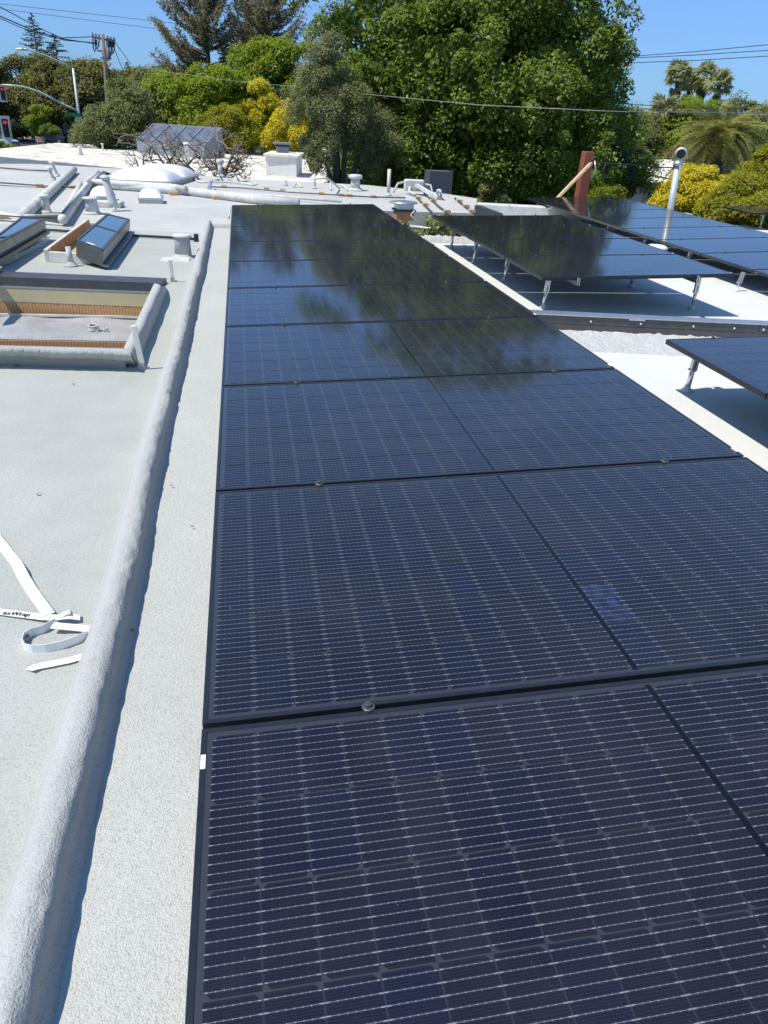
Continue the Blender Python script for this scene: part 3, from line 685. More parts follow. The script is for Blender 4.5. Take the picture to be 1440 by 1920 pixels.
# standing loop
lp = [(104, 1166), (80, 1180), (58, 1186), (46, 1194), (43, 1206), (48, 1214), (60, 1217), (85, 1216), (115, 1210), (140, 1201), (165, 1190)]
lo = [on(x, y, .013) for x, y in lp]
ribbon('tape_scrap', [p+Vector((0, 0, .0)) for p in lo], .026, 'curled white tape standing on edge in a loop, printed inside', 'tape', up=[(0.0, -.1, 1)]*len(lo))
ribbon('tape_scrap', pl([(98, 1172, .020), (112, 1174, .018), (135, 1176, .012), (175, 1180, .006)]), .026, 'short wide strip of white tape above the loop running behind the curb', 'tape')
ribbon('tape_scrap', pl([(56, 1250, .004), (64, 1252, .010), (74, 1249, .006), (100, 1244, .006), (130, 1238, .006), (165, 1228, .006)]), .022, 'lowest white tape strip below the loop, with a folded end', 'tape')
ribbon('tape_scrap', pl([(104, 1163, .012), (120, 1151, .022), (132, 1147, .026), (141, 1152, .014), (136, 1160, .010)]), .020, 'small grey twist of tape at the crossing of the strips', 'tapeback')
def flat_text(body, size, loc, rot, name, parent, mat, mirror=False):
    c = bpy.data.curves.new(name, 'FONT'); c.body = body; c.size = size; c.extrude = .0002; c.offset = .0002
    o = bpy.data.objects.new(name, c); COL.objects.link(o); dg = bpy.context.evaluated_depsgraph_get(); dg.update()
    me = bpy.data.meshes.new_from_object(o.evaluated_get(dg)); bpy.data.objects.remove(o)
    me.materials.clear(); me.materials.append(mat)
    q = bpy.data.objects.new(name, me); COL.objects.link(q)
    Mx = rot.to_4x4(); Mx.translation = loc; q.matrix_world = Mx; q.parent = parent
    return q
tps = [o for o in bpy.data.objects if o.name.startswith('tape_scrap')]
d = (on(78, 1157, .0112)-on(3, 1151, .0078)); d.normalize(); yv = Vector((0, 0, 1)).cross(d).normalized()
Rm = Matrix((d, yv, d.cross(yv))).transposed()
flat_text('exWrap', .022, on(3, 1151.5, .0081), Rm, 'lettering', tps[1], M['ink'])
d2 = (lo[3]-lo[1]); d2.z = 0; d2.normalize(); d2 = -d2
a_, b_ = lo[4], lo[2]; dd = (b_-a_); dd.z = 0; dd.normalize(); nz = Vector((0, 0, 1)); nn_ = dd.cross(nz)
Rm = Matrix((dd, nz, nn_)).transposed()
flat_text('Fle', .020, lo[3].lerp(lo[4], .5)+nn_*.0022-nz*.006, Rm, 'lettering', tps[2], M['ink'])
# litter
def leaf_thing(px, z, s, label, cat='leaf', mat='dry', group=None):
    b = on(*px, z); mb = MB(); pts = []
    for i in range(10):
        a = 2*math.pi*i/10; r = s*(1.0 if i % 2 == 0 else .55)*(.8+.4*rnd.random()); pts.append((b.x+r*math.cos(a)*1.2, b.y+r*math.sin(a)*.8, b.z+.004+.006*rnd.random()))
    mb.add([(b.x, b.y, b.z+.010)]+pts, [(0, 1+i, 1+(i+1) % 10) for i in range(10)])
    o = mb.build('dry_leaf', M[mat], None); md = o.modifiers.new('thick', 'SOLIDIFY'); md.thickness = .001
    return tag(o, label, cat, group)
leaf_thing((31, 687), 0, .022, 'curled orange-brown dry leaf on the roof in front of the light well')
leaf_thing((72, 929), 0, .008, 'small dark dry leaf alone on the plain left roof')
leaf_thing((137, 722), 0, .007, 'tiny dry leaf fragment left of the nearer wooden stake')
leaf_thing((321, 913), 0, .006, 'tiny dark fleck on the pale strip between curb and array, farther one')
leaf_thing((361, 990), 0, .005, 'tiny dark fleck on the pale strip close beside the array frame')
leaf_thing((247, 1186), 0, .006, 'dark fleck in the shadow at the foot of the curb')

# ---- right roof: raised flashing between the two roof fields
e = thing('roof_flashing', (3.4, 4.4, RZ), 'long dark metal flashing strip with white screws on a foam cant, behind the jutting panel', 'flashing')
fl0, fl1 = Vector((1.6, 4.71, 0)), Vector((6.2, 3.86, 0))
fdv = (fl1-fl0).normalized(); fnv = Vector((fdv.y, -fdv.x, 0))   # towards the camera
def fbar(z0, z1, fwd, th, nm, mat, t0=0.0, t1=1.0):
    a = fl0.lerp(fl1, t0)+fnv*fwd; b = fl0.lerp(fl1, t1)+fnv*fwd; k = -fnv*th
    P = [Vector((p.x, p.y, z)) for z in (z0, z1) for p in (a, b, b+k, a+k)]
    return MB().box8(P).build(nm, mat, e)
fbar(-.148, -.140, .012, .13, 'top_cap', M['gal']); fbar(-.215, -.148, 0.0, .03, 'fascia', M['dkmetal'], 0, .555); fbar(-.215, -.148, 0.001, .03, 'fascia', M['dkmetal'], .557, 1.0)
fbar(-.262, -.218, .012, .03, 'lower_fascia', M['dkmetal'])
for px in (1109, 1203, 1301, 1378, 1432):
    d_ = ray(px, 605); # find the point along the strip in that column
    best = min(range(200), key=lambda i: abs((lambda q: (q-CAM).dot(RGT)/(q-CAM).dot(FWD)*1399+720-px)(fl0.lerp(fl1, i/199)+Vector((0, 0, -.185)))))
    q = fl0.lerp(fl1, best/199)+fnv*.004+Vector((0, 0, -.185)); mb = MB(); mb.tube([q, q+fnv*.005], .0075, 10); mb.build('screw', M['sticker'], e)
q = fl0.lerp(fl1, .33)+fnv*.006+Vector((0, 0, -.155)); mb = MB(); mb.bar(q, q+fdv*.13, .01, .012); mb.build('splice_plate', M['gal'], e)
mb = MB()
crn = np.random.RandomState(5)
def cant(u, v):
    p = fl0.lerp(fl1, u)
    y = [-.02, .02, .06, .13, .22, .33, .45][int(round(v*6))]; z = [-.245, -.262, -.275, -.290, -.303, -.314, -.323][int(round(v*6))]
    q = p+fnv*y; return (q.x, q.y, z+0.006*crn.randn()*(1-v))
mb.grid(cant, 150, 6); mb.build('foam_cant', M['stucco'], e, True)
# far parapet of the right roof and the planter gap
mb = MB()
def par(u, v):
    a = Vector((2.2, 9.62, 0)).lerp(Vector((3.6, 9.52, 0)), u); z = [RZ-.01, -.25, -.235, -.25, RZ][int(round(v*4))]; y = [-.10, -.05, 0, .06, .10][int(round(v*4))]
    return (a.x, a.y+y, z+.008*crn.randn()*(v > .1))
mb.grid(par, 50, 4); tag(mb.build('parapet', M['stucco'], None, True), 'low rough white parapet at the far left end of the right roof, below the planter', 'parapet')
a, b = on(900, 388, -.15), on(1060, 398, -.2)
mb = MB(); mb.bar(Vector((a.x-.1, a.y+.1, -.2)), Vector((8.2, 12.3, -.22)), .25, .22); tag(mb.build('parapet', M['wpaint'], None, bevel=.02), 'smooth white parapet behind the middle array, below the big tree', 'parapet')
t0, t1 = on(889, 384, .10), on(930, 402, -.05)
mb = MB(); A_, B_ = on(890, 385, .06), on(934, 401, -.06); mb.box8([Vector((A_.x, A_.y, -.35)), Vector((B_.x, B_.y, -.35)), Vector((B_.x+.1, B_.y+.05, -.35)), Vector((A_.x+.1, A_.y+.05, -.35)), A_, B_, B_+Vector((.1, .05, 0)), A_+Vector((.1, .05, 0))]); tag(mb.build('cheek_wall', M['dkmetal'], None), 'small grey triangular cheek wall behind the back edge of the middle array', 'wall')
# white roof disc vent between the middle and far right arrays
b = on(1232, 460, 0.0); e = thing('roof_vent', (b.x, b.y, RZ), 'white round cap of a roof vent showing between the middle and far right arrays', 'vent')
mb = MB(); mb.lathe([(.05, RZ), (.045, -.04)], 16, (b.x, b.y, 0)); mb.build('pipe', M['wpaint'], e, True)
mb = MB(); mb.lathe([(.05, -.045), (.125, -.035), (.13, -.018), (.09, .004), (0, .012)], 24, (b.x, b.y, 0)); mb.build('cap', M['wdome'], e, True)

# ================================================================= FAR PART OF THE ROOF
dg_ = 'pale ducts on the far roof'
def duct(pts, r, label, mat='wpaint', blocks=(), group=dg_, n=10):
    e = thing('roof_duct', pts[0], label, 'duct', group)
    mb = MB(); mb.tube(pts, r, n); mb.build('pipe', M[mat], e, True)
    for q in pts[1:-1]:
        mb = MB(); mb.lathe([(r*.2, -r*1.0), (r*.8, -r*.7), (r*1.04, 0), (r*.8, r*.7), (r*.2, r*1.0)], 10, q); mb.build('elbow', M[mat], e, True)
    for q in blocks:
        mb = MB(); mb.box((q.x, q.y, .02), (.12, .10, .05), rz=.2); mb.build('wood_block', M['ply'], e)
    return e
def O(L_): return [on(*q) for q in L_]
duct(O([(-40, 398, .07), (118, 411, .07), (168, 342, .08), (186, 331, .08)]), .052, 'nearest pale duct, coming in from the left edge and turning away at a corner', blocks=(on(6, 410, .0), on(108, 416, 0)))
duct(O([(44, 404, .06), (139, 318, .06)]), .062, 'leftmost long flat-topped duct running away behind the slim vent', blocks=())
duct(O([(127, 390, .05), (152, 344, .05)]), .040, 'short thin duct left of and beside the cornered duct')
duct(O([(160, 344, .11), (184, 324, .11)]), .045, 'upper left of two short ducts running to the far edge')
duct(O([(170, 343, .09), (195, 325, .09), (228, 328, .09)]), .042, 'upper right duct that turns right towards the large bubble skylight')
duct(O([(168, 345, .06), (228, 349, .06), (350, 358, .06), (470, 373, .06), (560, 380, .06)]), .060, 'longest pale duct running across in front of the large bubble skylight', blocks=(on(325, 366, 0), on(407, 374, 0)))
duct(O([(176, 341, .10), (320, 350, .10), (348, 354, .10)]), .045, 'second duct behind the longest one, ending at the large bubble skylight')
duct(O([(395, 361, .05), (520, 368, .05), (640, 378, .05)]), .02, 'thin pipe running right behind the far edge of the long array')
# bubble skylights
def bubble(c, a, b, h, rz, label, curb=.06, panes=1, frame='wpaint'):
    e = thing('bubble_skylight', c, label, 'skylight', 'white bubble skylights')
    mb = MB(); mb.box(c+Vector((0, 0, curb/2)), (a, b, curb), rz=rz); mb.build('curb', M['far'], e)
    mb = MB(); mb.box(c+Vector((0, 0, curb+.012)), (a*1.03, b*1.03, .024), rz=rz); mb.build('rim', M['gal'], e)
    R = Matrix.Rotation(rz, 3, 'Z')
    for k in range(panes):
        yo = (k-(panes-1)/2)*b/panes
        mb = MB(); mb.dome(a*.96, b/panes*.94, h, 18, 12, c+R @ Vector((0, yo, 0))+Vector((0, 0, curb+.024)), rz); mb.build('dome', M['wdome'], e, True)
    return e
p0, p1, p2, p3 = on(222, 341, .06), on(347, 347, .06), on(345, 327, .06), on(245, 322, .06)
c = (p0+p1+p2+p3)/4; c.z = 0; dd = p1-p0
bubble(c, dd.length*.98, 2.2, .17, math.atan2(dd.y, dd.x), 'large twin white bubble skylight in front of the bare tree', .07, 2)
p0, p1 = on(253, 374, .05), on(299, 375, .05); dd = p1-p0; c = (p0+p1)/2+Vector((.03, .2, 0)); c.z = 0
bubble(c, dd.length, .40, .11, math.atan2(dd.y, dd.x), 'small white bubble skylight alone on the far roof, right of the tall vent', .05)
p0, p1 = on(160, 371, .05), on(206, 372, .05); dd = p1-p0; c = (p0+p1)/2+Vector((.03, .22, 0)); c.z = 0
bubble(c, dd.length, .42, .11, math.atan2(dd.y, dd.x), 'small white bubble skylight behind the wide vent, partly hidden by the tall vent', .05)
# cables with blocks
def cableline(L_, label, r=.012, blocks=(), group='cables on the far roof', mat='dkmetal'):
    pts = O(L_); e = thing('roof_cable', pts[0], label, 'cable', group)
    mb = MB(); mb.tube(pts, r, 6); mb.build('line', M[mat], e, True)
    for px, py in blocks:
        q = on(px, py, 0); mb = MB(); mb.box((q.x, q.y, .015), (.09, .10, .05)); mb.build('wood_block', M['ply'], e)
cableline([(-20, 341, .03), (96, 349.5, .03), (150, 352, .03)], 'dark cable line crossing the far left roof behind the slim vent', blocks=((75, 350), (138, 353)))
cableline([(0, 347.5, .02), (97, 352.5, .02)], 'thin lower wire beside the dark cable on the far left roof', .006)
cableline([(-20, 313, .03), (50, 318.5, .03), (97, 321, .03)], 'cable near the back edge of the far left roof', .014)
rl = [(775, 364, .02), (797, 386, .02), (815, 403, .02)]
cableline(rl, 'dark cable running down the far right roof, left of three', .016, ((784, 373), (797, 386)))
cableline([(795, 362, .02), (822, 387, .02), (846, 404, .02)], 'dark cable running down the far right roof, middle of three', .016, ((812, 378), (838, 399)))
cableline([(853, 372, .02), (870, 386, .02), (888, 399, .02)], 'dark cable running down the far right roof, right of three', .016, ((861, 379), (874, 389), (884, 398)))
cableline([(390, 350, .03), (450, 352, .03), (540, 360, .03), (690, 369, .03), (760, 371, .03)], 'cable along the far roof behind the long array, with small blocks', .012, ((420, 352), (500, 356), (530, 359), (602, 365), (640, 368), (655, 369), (700, 371)))
# small pipes and brackets
def stub(px, h, r, label, head=None, lean=(0, 0), group='small pipes on the far roof', mat='wpaint'):
    b = on(*px, 0); e = thing('vent_pipe', b, label, 'pipe', group)
    mb = MB(); t_ = b+Vector((lean[0], lean[1], h)); mb.tube([b, t_], r, 10); mb.build('pipe', M[mat], e, True)
    mb = MB(); mb.lathe([(r*2.2, 0), (r*1.6, .02), (r, .05)], 10, b); mb.build('flashing', M['far'], e, True)
    if head:
        mb = MB(); mb.lathe(head, 12, t_); mb.build('cap', M[mat], e, True)
    return b
hd = [(.03, -.03), (.055, -.01), (.055, .02), (.02, .04), (0, .04)]
stub((102, 338), .17, .022, 'thin pipe with a small round head on the far left roof, nearer of two', hd, (-.06, 0))
stub((109, 331), .22, .022, 'thin pipe with a small round head on the far left roof, farther of two', hd, (-.07, 0))
stub((414, 331), .26, .05, 'short white pipe with a wide mouth in front of the bare tree', [(.05, -.04), (.075, 0), (.07, .05), (.03, .06)])
stub((458, 341), .16, .03, 'short white pipe just behind the far edge of the long array')
stub((666, 357), .22, .085, 'stout white vent with a flanged top, behind the far right corner of the long array', [(.085, -.03), (.125, -.02), (.13, .03), (.09, .045), (0, .05)])
stub((728, 367), .42, .03, 'tall slim white pipe left of the white electrical box')
stub((590, 354), .25, .018, 'slim white standpipe behind the far end of the long array', None, (0, 0))
stub((535, 348), .10, .025, 'tiny white pipe stub behind the middle of the far array edge')
e_ = thing('roof_bracket', on(392, 363, 0), 'bent metal bracket standing behind the far left corner of the long array', 'bracket')
mb = MB(); mb.tube(O([(396, 340, .12), (393, 358, .05), (388, 362, .0)]), .02, 6); mb.build('upright', M['gal'], e_); mb = MB(); mb.tube(O([(398, 339, .13), (390, 351, .04), (397, 364, .0)]), .018, 6); mb.build('brace', M['gal'], e_)
def loops(Ls, label, r=.016):
    e = thing('conduit_loop', on(Ls[0][0][0], Ls[0][0][1], 0), label, 'conduit', 'bent white conduits on the far roof')
    for L_ in Ls:
        P = O(L_); Q = []
        for i in range(len(P)-1):
            for k in range(5): 
                a = P[max(i-1, 0)]; b = P[i]; c_ = P[i+1]; d_ = P[min(i+2, len(P)-1)]; t_ = k/5
                Q.append(0.5*((2*b)+(c_-a)*t_+(2*a-5*b+4*c_-d_)*t_*t_+(3*b-a-3*c_+d_)*t_**3))
        Q.append(P[-1]); mb = MB(); mb.tube(Q, r, 8); mb.build('pipe', M['wpaint'], e, True)
loops([[(362, 330, .02), (372, 340, .02), (400, 341, .03), (440, 342, .03), (478, 347, .02)], [(396, 325, .10), (402, 335, .03), (412, 337, .02)]], 'tangle of thin white conduits behind the bubble skylight')
loops([[(425, 333, .03), (432, 326, .14), (440, 326, .16), (444, 332, .02)], [(444, 340, .02), (470, 338, .06), (482, 346, .01)]], 'arched white conduit behind the far left corner of the long array')
loops([[(400, 333, .02), (399, 323, .14), (407, 322, .17), (413, 330, .02)]], 'hooped white conduit right of the large bubble skylight')
loops([[(550, 350, .02), (556, 344, .06), (566, 351, .01)]], 'small hooped conduit behind the middle of the array edge')
loops([[(590, 335, .24), (615, 336, .24), (636, 353, .02)], [(620, 356, .01), (620, 342, .12)]], 'sloping white handrail-like conduit behind the far array edge')
loops([[(636, 346, .04), (646, 349, .05), (650, 357, .01)]], 'low curl of conduit left of the stout vent')
# electrical box with conduits
c0 = on(785, 368, 0); bx = thing('electrical_box', c0+Vector((0, .1, 0)), 'white electrical disconnect box with bent conduits on the far roof under the big tree', 'box')
mb = MB(); mb.box(c0+Vector((-.02, .35, .15)), (.36, .14, .19), rz=-.15); mb.build('cabinet', M['wpaint'], bx, bevel=.02)
mb = MB(); mb.box(c0+Vector((-.03, .27, .15)), (.29, .012, .14), rz=-.15); mb.build('door', M['far'], bx)
mb = MB(); mb.tube([c0+Vector((-.18, .35, .2)), c0+Vector((-.32, .32, .17)), c0+Vector((-.4, .3, .02))], .02, 8); mb.build('conduit', M['wpaint'], bx, True)
mb = MB(); mb.tube([c0+Vector((-.10, .28, .12)), c0+Vector((-.14, .2, .06)), c0+Vector((-.08, -.1, .03))], .025, 8); mb.build('conduit', M['wpaint'], bx, True)
mb = MB(); mb.bar(c0+Vector((.0, .25, .16)), c0+Vector((.22, -.55, .03)), .06, .05); mb.build('wireway', M['wpaint'], bx)
mb = MB(); mb.tube([c0+Vector((.16, .35, .17)), c0+Vector((.28, .35, .16)), c0+Vector((.30, .2, .02))], .02, 8); mb.build('conduit', M['wpaint'], bx, True)
loops([[(820, 370, .0), (820, 359, .13), (824, 357, .15), (827, 361, .12), (826, 370, .0)]], 'upright white hoop of conduit right of the electrical box', .022)
# exhaust cupola with metal hood
b = on(760, 414, 0.0); cp = thing('exhaust_vent', (b.x, b.y, 0.0), 'square exhaust vent with an orange-brown base and a metal hood, beside the long array', 'vent')
mb = MB(); mb.box((b.x, b.y+.14, .055), (.24, .24, .115)); mb.build('base', M['brick'], cp)
mb = MB(); mb.box((b.x, b.y+.14, .122), (.28, .28, .02)); mb.build('collar', M['black'], cp)
mb = MB(); mb.box((b.x, b.y+.14, .165), (.22, .22, .07)); mb.build('louvre_box', M['gal'], cp)
mb = MB(); mb.lathe([(.185, .202), (.195, .208), (.175, .222), (.05, .236), (0, .238)], 20, (b.x-.01, b.y+.14, 0)); mb.build('hood', M['gal'], cp, True)
mb = MB(); mb.tube([(b.x+.08, b.y+.0, .10), (b.x+.11, b.y-.03, .13), (b.x+.06, b.y-.03, .08), (b.x+.13, b.y-.06, .01)], .01, 6); mb.build('cable', M['wpaint'], cp, True)
mb = MB(); mb.tube([on(735, 421, -.2), on(800, 428, -.2), on(850, 434, -.2)], .024, 8); tag(mb.build('conduit', M['galv'], None, True), 'galvanised pipe spanning the planter gap beside the long array', 'pipe')
# red post with timber brace
def at(px, py, D): return off(px, py, D)
D = 17.0
b = at(1089, 400, D); tpt = at(1103, 284, D); e = thing('post', Vector((b.x, b.y, -.9)), 'square reddish timber post standing behind the far right array', 'post')
mb = MB(); mb.bar(Vector((tpt.x-.03, tpt.y, -.9)), tpt, .20, .20, (0, 1, 0)); mb.build('timber', M['redpost'], e, bevel=.01)
mb = MB(); mb.bar(at(1022, 396, D-.6), at(1108, 306, D-.3), .05, .17, (0, -1, .3)); tag(mb.build('timber_brace', M['wood'], None, bevel=.006), 'pale raw timber brace leaning against the red post', 'timber')
wl = [at(1109, 298, D-.2), at(1116, 302, D-.2), at(1130, 306, D+.5), at(1180, 309, D+3), at(1230, 313, D+6), at(1300, 316, D+9), at(1440, 308, D+12)]
cable('wire', wl, .016, 'black cable leading right from the top of the red post', 'wire')
cable('wire', [at(1115, 302, D-.2), at(1117, 318, D-.2), at(1110, 333, D-.2), at(1104, 345, D-.2)], .018, 'grey cable hanging down beside the red post', 'wire', 'gal')
cable('wire', [at(1136, 307, D-.2), at(1131, 318, D-.2), at(1133, 334, D-.2), at(1137, 342, D-.2)], .014, 'slack black cable hanging right of the red post', 'wire')
# pole with hooded head
b = at(1258, 400, 14.6); tp_ = at(1273, 300, 14.6); e = thing('standpipe', Vector((b.x, b.y, RZ)), 'galvanised standpipe with a round hooded head behind the far right array', 'pipe')
mb = MB(); mb.tube([Vector((b.x, b.y, RZ-.5)), tp_], .055, 12); mb.build('pipe', M['galv'], e, True)
mb = MB(); mb.tube([tp_-Vector((0, 0, .10)), tp_-Vector((0, 0, .02))], .075, 12); mb.build('collar', M['gal'], e, True)
hc = at(1277, 287, 14.6); dv = Vector((-.45, -.85, -.15)).normalized()
mb = MB(); mb.tube([tp_-Vector((0, 0, .03)), hc-dv*.05, hc+dv*.06], [.06, .095, .10], 14); mb.build('hood', M['galv'], e, True)
mb = MB(); mb.tube([hc+dv*.061, hc+dv*.064], .075, 14); mb.build('dark_mouth', M['black'], e)

# ================================================================= NEIGHBOUR'S HOUSE
NZ = -.7
n0, n1, n2, n3, n4, n5 = on(-60, 292, NZ), on(600, 357, NZ), on(690, 323, NZ), on(560, 289, NZ), on(105, 268, NZ), on(-60, 285, NZ)
nh = thing('house', Vector((n1.x, n1.y, GZ)), 'neighbouring low house with a wide dirty white flat roof behind the bubble skylights', 'house')
poly = [xy(n0), xy(n1), xy(n2), xy(n3), xy(n4), xy(n5)]
mb = MB(); mb.prism(poly, NZ-.18, NZ); mb.build('roof', M['neigh'], nh)
cx = sum(p[0] for p in poly)/6; cy = sum(p[1] for p in poly)/6
inn = [(cx+(p[0]-cx)*.93, cy+(p[1]-cy)*.93) for p in poly]
mb = MB(); mb.prism(inn, GZ, NZ-.18); mb.build('wall', M['greywall'], nh)
mb = MB(); g0 = Vector((n0.x, n0.y, NZ-.03)); g1 = Vector((n1.x, n1.y, NZ-.03)); dn = (g1-g0).normalized(); nn2 = Vector((dn.y, -dn.x, 0))
g0.z -= .10; g1.z -= .10; mb.bar(g0+nn2*.08, g1+nn2*.08, .15, .42); mb.build('gutter', M['greywall'], nh)
for k, (x, y) in enumerate([(25, 300), (78, 302), (380, 335), (520, 348)]):
    q = on(x, y, NZ-.2); mb = MB(); mb.tube([Vector((q.x, q.y+.3, NZ-.2)), Vector((q.x, q.y+.3, GZ))], .05, 8); mb.build('downpipe', M['greywall'], nh)
for k in range(9):
    f = (k+.7)/10; a = g0.lerp(Vector((n5.x, n5.y, 0)), f); mb = MB()
    a = n0.lerp(n4, f*.0)+(n4-n0)*f; b = n1.lerp(n2, f); b = n1+(n3-n1)*f
    mb.bar(Vector((a.x, a.y, NZ+.02)), Vector((b.x, b.y, NZ+.02)), .10, .05); mb.build('roof_ridge', M['neigh'], nh)
# raised box with chimney cap
q0, q1 = on(499, 330, NZ), on(556, 333, NZ); q2 = q1+Vector((.35, 2.2, 0)); q3 = q0+Vector((.35, 2.2, 0))
hgt = .62
mb = MB(); P = [q0, q1, q2, q3]; mb.box8(P+[p+Vector((0, 0, hgt)) for p in P]); mb.build('roof_box', M['wallw'], nh)
mb = MB(); mb.box8([p+Vector((0, 0, hgt)) for p in (q0+Vector((-.08, -.08, 0)), q1+Vector((.08, -.08, 0)), q2+Vector((.08, .08, 0)), q3+Vector((-.08, .08, 0)))]+[p+Vector((0, 0, hgt+.06)) for p in (q0+Vector((-.08, -.08, 0)), q1+Vector((.08, -.08, 0)), q2+Vector((.08, .08, 0)), q3+Vector((-.08, .08, 0)))]); mb.build('box_lid', M['neigh'], nh)
cb = q0.lerp(q2, .5)+Vector((-.05, .3, hgt+.06)); mb = MB(); mb.box(cb+Vector((0, 0, .10)), (.42, .4, .20)); mb.build('chimney', M['greywall'], nh); mb = MB(); mb.box(cb+Vector((0, 0, .29)), (.60, .55, .06)); mb.build('chimney_cap', M['greywall'], nh); mb = MB(); mb.box(cb+Vector((0, 0, .23)), (.46, .44, .07)); mb.build('chimney_slot', M['black'], nh)
for (x, y, h, r) in ((152, 291, .35, .07), (193, 282, .3, .05), (352, 303, .7, .10), (478, 287, .3, .06), (492, 288, .3, .06), (475, 283, .4, .05)):
    q = on(x, y, NZ); mb = MB(); mb.lathe([(r, 0), (r*.8, h*.8), (r*1.3, h*.82), (r*1.2, h)], 8, q); mb.build('roof_pipe', M['wallw'], nh, True)
# small gabled wing at the right end
r0, r1, r2 = on(640, 333, NZ), on(692, 326, NZ), on(625, 290, NZ)
mb = MB(); a = on(612, 322, NZ); b = on(690, 323, NZ); c = on(650, 292, NZ); d = on(600, 292, NZ)
mb.add([a, b, b+Vector((-.4, 3, .5)), a+Vector((0, 3, .9))], [(0, 1, 2, 3)]); o = mb.build('sloped_roof', M['neigh'], nh); md = o.modifiers.new('thick', 'SOLIDIFY'); md.thickness = .12
# big grey monitor skylight on that roof
a, b = on(258, 286, NZ), on(384, 298, NZ)
ms = thing('roof_monitor', a, 'large grey box skylight with sloping panes on the neighbouring roof behind the bare tree', 'skylight')
dv = (b-a); up_ = Vector((0, 0, 1)); bk = Vector((-dv.y, dv.x, 0)).normalized()
Hh = .48; Ht = 1.18; dp = 1.1
F = [a, b, a+up_*Hh, b+up_*Hh, a+bk*dp+up_*Ht, b+bk*dp+up_*Ht, a+bk*(dp+.1), b+bk*(dp+.1)]
mb = MB(); mb.add(F, [(0, 1, 3, 2), (2, 3, 5, 4), (4, 5, 7, 6), (0, 2, 4, 6), (1, 7, 5, 3)]); mb.build('body', M['greywall'], ms)
for k in range(4):
    u0, u1 = k/4+.02, (k+1)/4-.02; sn = (F[4]-F[2]).cross(dv).normalized()*-1
    Q = [F[2].lerp(F[3], u0), F[2].lerp(F[3], u1), F[4].lerp(F[5], u1), F[4].lerp(F[5], u0)]
    mb = MB(); mb.box8([q for q in Q]+[q+sn*.03 for q in Q]); mb.build('pane', M['glazing'], ms)
for k in range(5):
    mb = MB(); p = F[2].lerp(F[3], k/4); q = F[4].lerp(F[5], k/4); mb.bar(p+sn*.03, q+sn*.03, .06, .05, sn); mb.build('glazing_bar', M['greywall'], ms)
mb = MB(); mb.bar(F[4]+Vector((0, 0, .02)), F[5]+Vector((0, 0, .02)), .14, .06); mb.build('ridge_cap', M['greywall'], ms)
# grey chimney shaft behind the electrical box, shade included in its colour
q = at(820, 362, 17.5); mb = MB(); mb.box((q.x, q.y, -1.4), (.5, .5, 3.3)); tag(mb.build('chimney', M['shadedgrey'], None), 'grey ribbed chimney shaft in the shade right of the electrical box', 'chimney')
# shaded house under the tree (dark eaves) and the white house at right
q = at(690, 335, 27); mb = MB()
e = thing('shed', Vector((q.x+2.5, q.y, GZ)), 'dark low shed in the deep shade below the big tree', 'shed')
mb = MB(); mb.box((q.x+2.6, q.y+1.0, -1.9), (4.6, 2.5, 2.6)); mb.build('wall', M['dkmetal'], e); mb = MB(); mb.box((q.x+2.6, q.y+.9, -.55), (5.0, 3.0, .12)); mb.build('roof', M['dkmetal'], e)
D = 31
e = thing('house', ground(1240, D, GZ), 'white house with roof lights among bushes at the right, behind the far right array', 'house')
a = at(1160, 396, D); b = at(1300, 396, D); a.z = b.z = GZ
dv = (b-a).normalized(); bk = Vector((-dv.y, dv.x, 0)); zt = at(1200, 338, D).z
mb = MB(); P = [a, b, b+bk*6, a+bk*6]; mb.box8(P+[Vector((p.x, p.y, zt)) for p in P]); mb.build('wall', M['wallw'], e)
mb = MB(); P = [a-dv*.5-bk*.7, b+dv*.5-bk*.7, b+dv*.5+bk*6.5, a-dv*.5+bk*6.5]; P = [Vector((p.x, p.y, zt)) for p in P]; zr_ = at(1200, 314, D).z+.2
R_ = [a+dv*.8+bk*2.0, b-dv*.8+bk*2.0, b-dv*.8+bk*4, a+dv*.8+bk*4]; mb.box8(P+[Vector((p.x, p.y, zr_)) for p in R_]); mb.build('roof', M['neigh'], e)
for k in range(5):
    p = a+dv*(.5+k*.55)+bk*.35; mb = MB(); mb.box8([Vector((q.x, q.y, zt+.13+.04*j)) for j, q in ((0, p), (0, p+dv*.42), (4, p+dv*.42+bk*.9), (4, p+bk*.9))]+[Vector((q.x, q.y, zt+.22+.04*j)) for j, q in ((0, p), (0, p+dv*.42), (4, p+dv*.42+bk*.9), (4, p+bk*.9))]); mb.build('roof_light', M['dkmetal'], e)
mb = MB(); q = a.lerp(b, .28); mb.box((q.x, q.y-.06, zt-1.35), (.8, .12, .7), rz=math.atan2(dv.y, dv.x)); mb.build('window', M['brick'], e)

